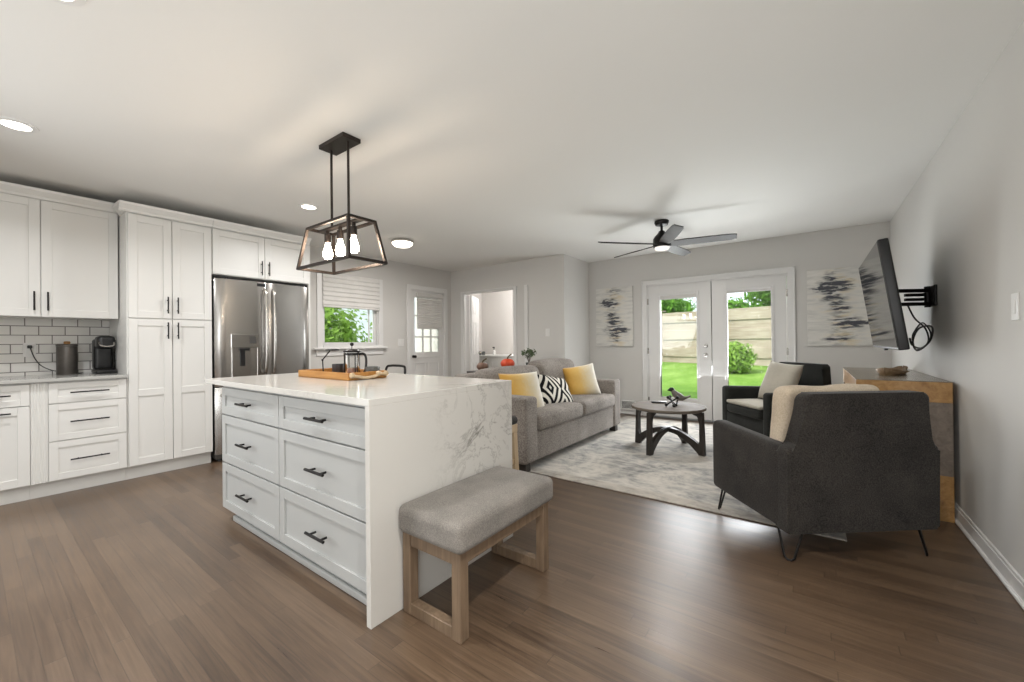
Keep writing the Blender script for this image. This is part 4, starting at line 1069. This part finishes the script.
bm = NB(); tube(bm, [(.555, 3.95, 1.15), (.575, 4.0, 1.10), (.64, 4.12, 1.08), (.70, 4.2, 1.14), (.69, 4.1, 1.23), (.61, 4.0, 1.22), (.58, 4.02, 1.13), (.62, 4.14, 1.06), (.69, 4.22, 1.12), (.68, 4.24, 1.22), (.62, 4.22, 1.30), (.58, 4.2, 1.40)], .006, 6, 7)
single('television_cable', 'looped black cable hanging below the television mount', 'cable', bm, 'plastic', True, (.6, 4.1, 1.2))
bm = NB(); tube(bm, [(.56, 3.9, 1.12), (.59, 3.98, 1.07), (.66, 4.1, 1.10), (.695, 4.16, 1.18), (.64, 4.08, 1.26), (.58, 3.98, 1.19), (.565, 3.93, 1.14)], .005, 6, 7)
single('power_cable', 'thin black cable curving beside the looped cable under the television', 'cable', bm, 'plastic', True, (.6, 4.0, 1.15))

# ------------------------------------------------------------------ wall art, plates, vent
def canvas(label, x0, x1, z0, z1, m):
    t = Thing('canvas_painting', label, 'painting', ((x0+x1)/2, YF, (z0+z1)/2))
    t.W('canvas', box(NB(), x0, YF-.036, z0, x1, YF-.004, z1, .003), m)
    bm = NB(); e = .02; box(bm, x0+e, YF-.004, z0+e, x1-e, YF-.0005, z1-e); t.W('stretcher', bm, 'stoolwood')
canvas('abstract grey and cream canvas left of the glass doors', -2.86, -2.245, 1.07, 2.015, 'art_left')
canvas('abstract cream canvas with dark strokes right of the glass doors', -.04, .575, 1.07, 2.0, 'art_right')
def plate(label, loc, ax, gangs=1):
    t = Thing('light_switch', label, 'light switch', loc); hw = .036 if gangs == 1 else .058
    def bx(a, z0, z1, d0, d1):
        bm = NB(); c_, hw_ = a
        if ax == 'x+': box(bm, d0, c_-hw_, z0, d1, c_+hw_, z1, .0015)
        elif ax == 'x-': box(bm, -d1, c_-hw_, z0, -d0, c_+hw_, z1, .0015)
        else: box(bm, c_-hw_, -d1, z0, c_+hw_, -d0, z1, .0015)
        return bm
    t.L('plate', bx((0, hw), -.06, .06, 0, .006), 'white')
    for g in range(gangs):
        c_ = 0 if gangs == 1 else (-.023 + .046*g); t.L('rocker', bx((c_, .015), -.032, .032, .0055, .009), 'white')
plate('white switch plate between kitchen window and back door', (XL, 4.25, 1.17), 'x+', 2)
plate('white switch plate right of the bathroom opening', (-3.30, YH, 1.30), 'y-')
plate('white switch plate at the right edge, on the right wall', (XR, 2.765, 1.285), 'x-')
t = Thing('wall_vent', 'low white return vent on the far wall beside the sofa', 'vent', (-2.34, YF-.02, .14))
bm = NB(); box(bm, -.12, -.012, -.075, .12, .02, -.06, .002); box(bm, -.12, -.012, .06, .12, .02, .075, .002); box(bm, -.12, -.012, -.06, -.105, .02, .06, .002); box(bm, .105, -.012, -.06, .12, .02, .06, .002); t.L('frame', bm, 'white')
bm = NB()
for i in range(6): box(bm, -.105, -.004, -.052+i*.019, .105, .004, -.044+i*.019)
t.L('louvre', bm, 'white'); t.L('duct', box(NB(), -.105, .008, -.06, .105, .018, .06), 'dark')

# ------------------------------------------------------------------ bathroom
t = Thing('bathroom_vanity', 'white vanity with pale top seen through the hall opening', 'vanity', (-5.5, 6.85, 0))
t.L('cabinet_body', box(NB(), -.42, -.25, .08, 1.0, .44, .85), 'cab')
t.L('countertop', box(NB(), -.43, -.28, .85, 1.02, .445, .885, .004), 'white')
for i in range(3): d = t.L('door', shaker(NB(), -.40+i*.46, .12, .05+i*.46, .82, y=-.27), 'cab'); t.L('knob', lathe(NB(), [(0, 0), (.012, 0), (.014, .02), (0, .024)], (-.0+i*.46, -.27, .62), 12, Matrix.Rotation(PI/2, 3, 'X')), 'black', d, True)
t.L('plinth', box(NB(), -.40, -.20, 0, .98, .42, .08), 'cab')
t = Thing('soap_dispenser', 'dark pump bottle on the bathroom vanity', 'bottle', (-5.47, 6.75, .885))
t.L('bottle', lathe(NB(), [(0, 0), (.03, 0), (.032, .09), (.012, .11), (0, .11)], seg=16), 'white', smooth=True); bm = NB(); rod(bm, (0, 0, .11), (0, 0, .16), .007); box(bm, -.012, -.04, .155, .012, .012, .175, .003); t.L('pump', bm, 'plastic', smooth=True)
for i, (x, nm) in enumerate(((-5.84, 'left of the two small dark jars on the bathroom vanity'), (-5.74, 'right of the two small dark jars on the bathroom vanity'))):
    t = Thing('jar', nm, 'jar', (x, 6.72, .885)); t.L('body', lathe(NB(), [(0, 0), (.035, 0), (.038, .05), (.03, .06), (0, .06)], seg=16), 'ceramic', smooth=True); t.L('lid', lathe(NB(), [(0, .0605), (.032, .0605), (.03, .075), (0, .08)], seg=16), 'plastic', smooth=True)

# ------------------------------------------------------------------ outside
def ground(name, pts, m):
    bm = NB(); n = 24
    (xa, ya, xb, yb), zf = pts; vs_ = {}
    for i in range(n+1):
        for j in range(n+1):
            x = xa+(xb-xa)*i/n; y = ya+(yb-ya)*j/n; vs_[(i, j)] = bm.verts.new((x, y, zf(x, y)))
    for i in range(n):
        for j in range(n): bm.faces.new([vs_[(i, j)], vs_[(i+1, j)], vs_[(i+1, j+1)], vs_[(i, j+1)]])
    struct(name, bm, m, None, 'all')
def gz(x, y):
    k = max(0, min(1, (y-7)/8)); return -.12+.50*k*k*(3-2*k)+.02*mnoise.noise(Vector((x, y, 0)))
ground('ground_lawn', ((-14, 6.4, 10, 30), gz), 'lawn')
ground('ground_side', ((-22, -8, -5.55, 6.4), lambda x, y: -.14), 'lawn')
def fence(name, label, p0, p1, zb, hgt, boards):
    p0, p1 = Vector(p0), Vector(p1); d = p1-p0; L_ = d.length; a = math.atan2(d.y, d.x)
    t = Thing(name, label, 'fence', (p0.x, p0.y, zb), a); bh = hgt/boards
    for i in range(boards):
        bm = NB(); box(bm, 0, -.02-.04*(i % 2), i*bh-.01, L_, .0, (i+1)*bh+.012, .004); t.L('board', bm, 'fence')
    n = int(L_/2.2)
    for k in range(n+1): t.L('post', box(NB(), k*2.2-.05, 0, -.3, k*2.2+.05, .1, hgt+.04, .005), 'fence')
    t.L('cap_board', box(NB(), -.05, -.06, hgt+.012, L_+.05, .12, hgt+.05, .004), 'fence')
fence('board_fence', 'weathered board fence facing the glass doors', (-4.35, 15.2, 0), (6.5, 12.3, 0), .30, 1.80, 6)
fence('board_fence', 'weathered board fence running away at the left of the lawn', (-8.6, 19.2, 0), (-4.40, 15.24, 0), .34, 1.86, 6)
def shrub(name, label, loc, rad, n, size, seed, m='bush', trunk=None):
    t = Thing(name, label, 'shrub' if name == 'bush' else 'tree', loc)
    t.L('foliage', leaf_cloud(NB(), (0, 0, rad[2]*.9+(trunk or 0)), rad, n, size, seed), m)
    bm = NB()
    if trunk: tube(bm, [(0, 0, -.1), (.05, 0, trunk*.5), (0, .05, trunk+rad[2]*.6)], [.16, .13, .08], 8, 3)
    else:
        for k in range(5): a = k*1.3; tube(bm, [(0, 0, -.05), (.1*math.cos(a), .1*math.sin(a), rad[2]*.5), (.3*rad[0]*math.cos(a), .3*rad[1]*math.sin(a), rad[2])], .012, 5, 3)
    t.L('trunk' if trunk else 'stems', bm, 'bark')
shrub('bush', 'bright green bush in front of the fence, right glass door', (-1.80, 12.5, .22), (.68, .6, .5), 3600, .07, 11)
shrub('bush', 'small green bush at the left end of the lawn, left glass door', (-4.9, 14.3, .28), (.5, .5, .45), 1500, .07, 12)
for i, (x, y, r, tr, lb) in enumerate(((-6.9, 22.6, (2.4, 1.6, 1.2), 1.5, 'leafy tree behind the fence, above the left glass door'), (-.6, 16.5, (1.5, 1.2, 1.0), 1.7, 'leafy tree behind the fence, above the right glass door'), (3.2, 17.5, (2.4, 1.8, 1.5), 1.8, 'leafy tree behind the fence, far right beyond the wall'), (-3.2, 22.5, (1.3, 1.2, .8), 1.4, 'smaller leafy tree behind the fence corner'))):
    shrub('tree', lb, (x, y, .3), r, 4200, .14, 20+i, 'tree', tr)
single('mulch_bed', 'brown mulch strip along the foot of the facing fence', 'mulch bed', box(NB(), -4.3, -.45, -.05, 6, .0, .03, .01), 'mulch', loc=(0, 14.0, .30), rotz=math.atan2(-2.9, 10.85), world=False)
# side yard beyond the kitchen window
shrub('bush', 'bright leafy shrub outside the kitchen window at the left', (-7.6, 4.1, -.14), (1.0, .95, 1.35), 5200, .07, 31)
shrub('bush', 'low leafy shrub outside the kitchen window at the right', (-8.6, 6.15, -.14), (.9, .6, .85), 2600, .09, 32)
t = Thing('neighbour_house', 'white sided house seen far beyond the kitchen window', 'house', (-20, 10, -.14))
bm = NB(); box(bm, -3, -6, 0, 3, 8, 5.0)
for k in range(32): box(bm, 3.0, -6, .1+k*.15, 3.02, 8, .2+k*.15)
t.L('wall', bm, 'siding'); bm = NB(); prism(bm, [(-3.4, 5.0), (3.4, 5.0), (0, 7.2)], Matrix(((1, 0, 0, 0), (0, 0, 1, -6.4), (0, 1, 0, 0), (0, 0, 0, 1))), 14.8); t.L('roof', bm, 'fridge_side')
for y in (-3.5, -.5, 2.5): wf = t.L('window', box(NB(), 3.0, y, 1.0, 3.06, y+1.0, 2.3, .01), 'sash'); t.L('pane', box(NB(), 3.05, y+.08, 1.08, 3.065, y+.92, 2.22), 'screen', wf)
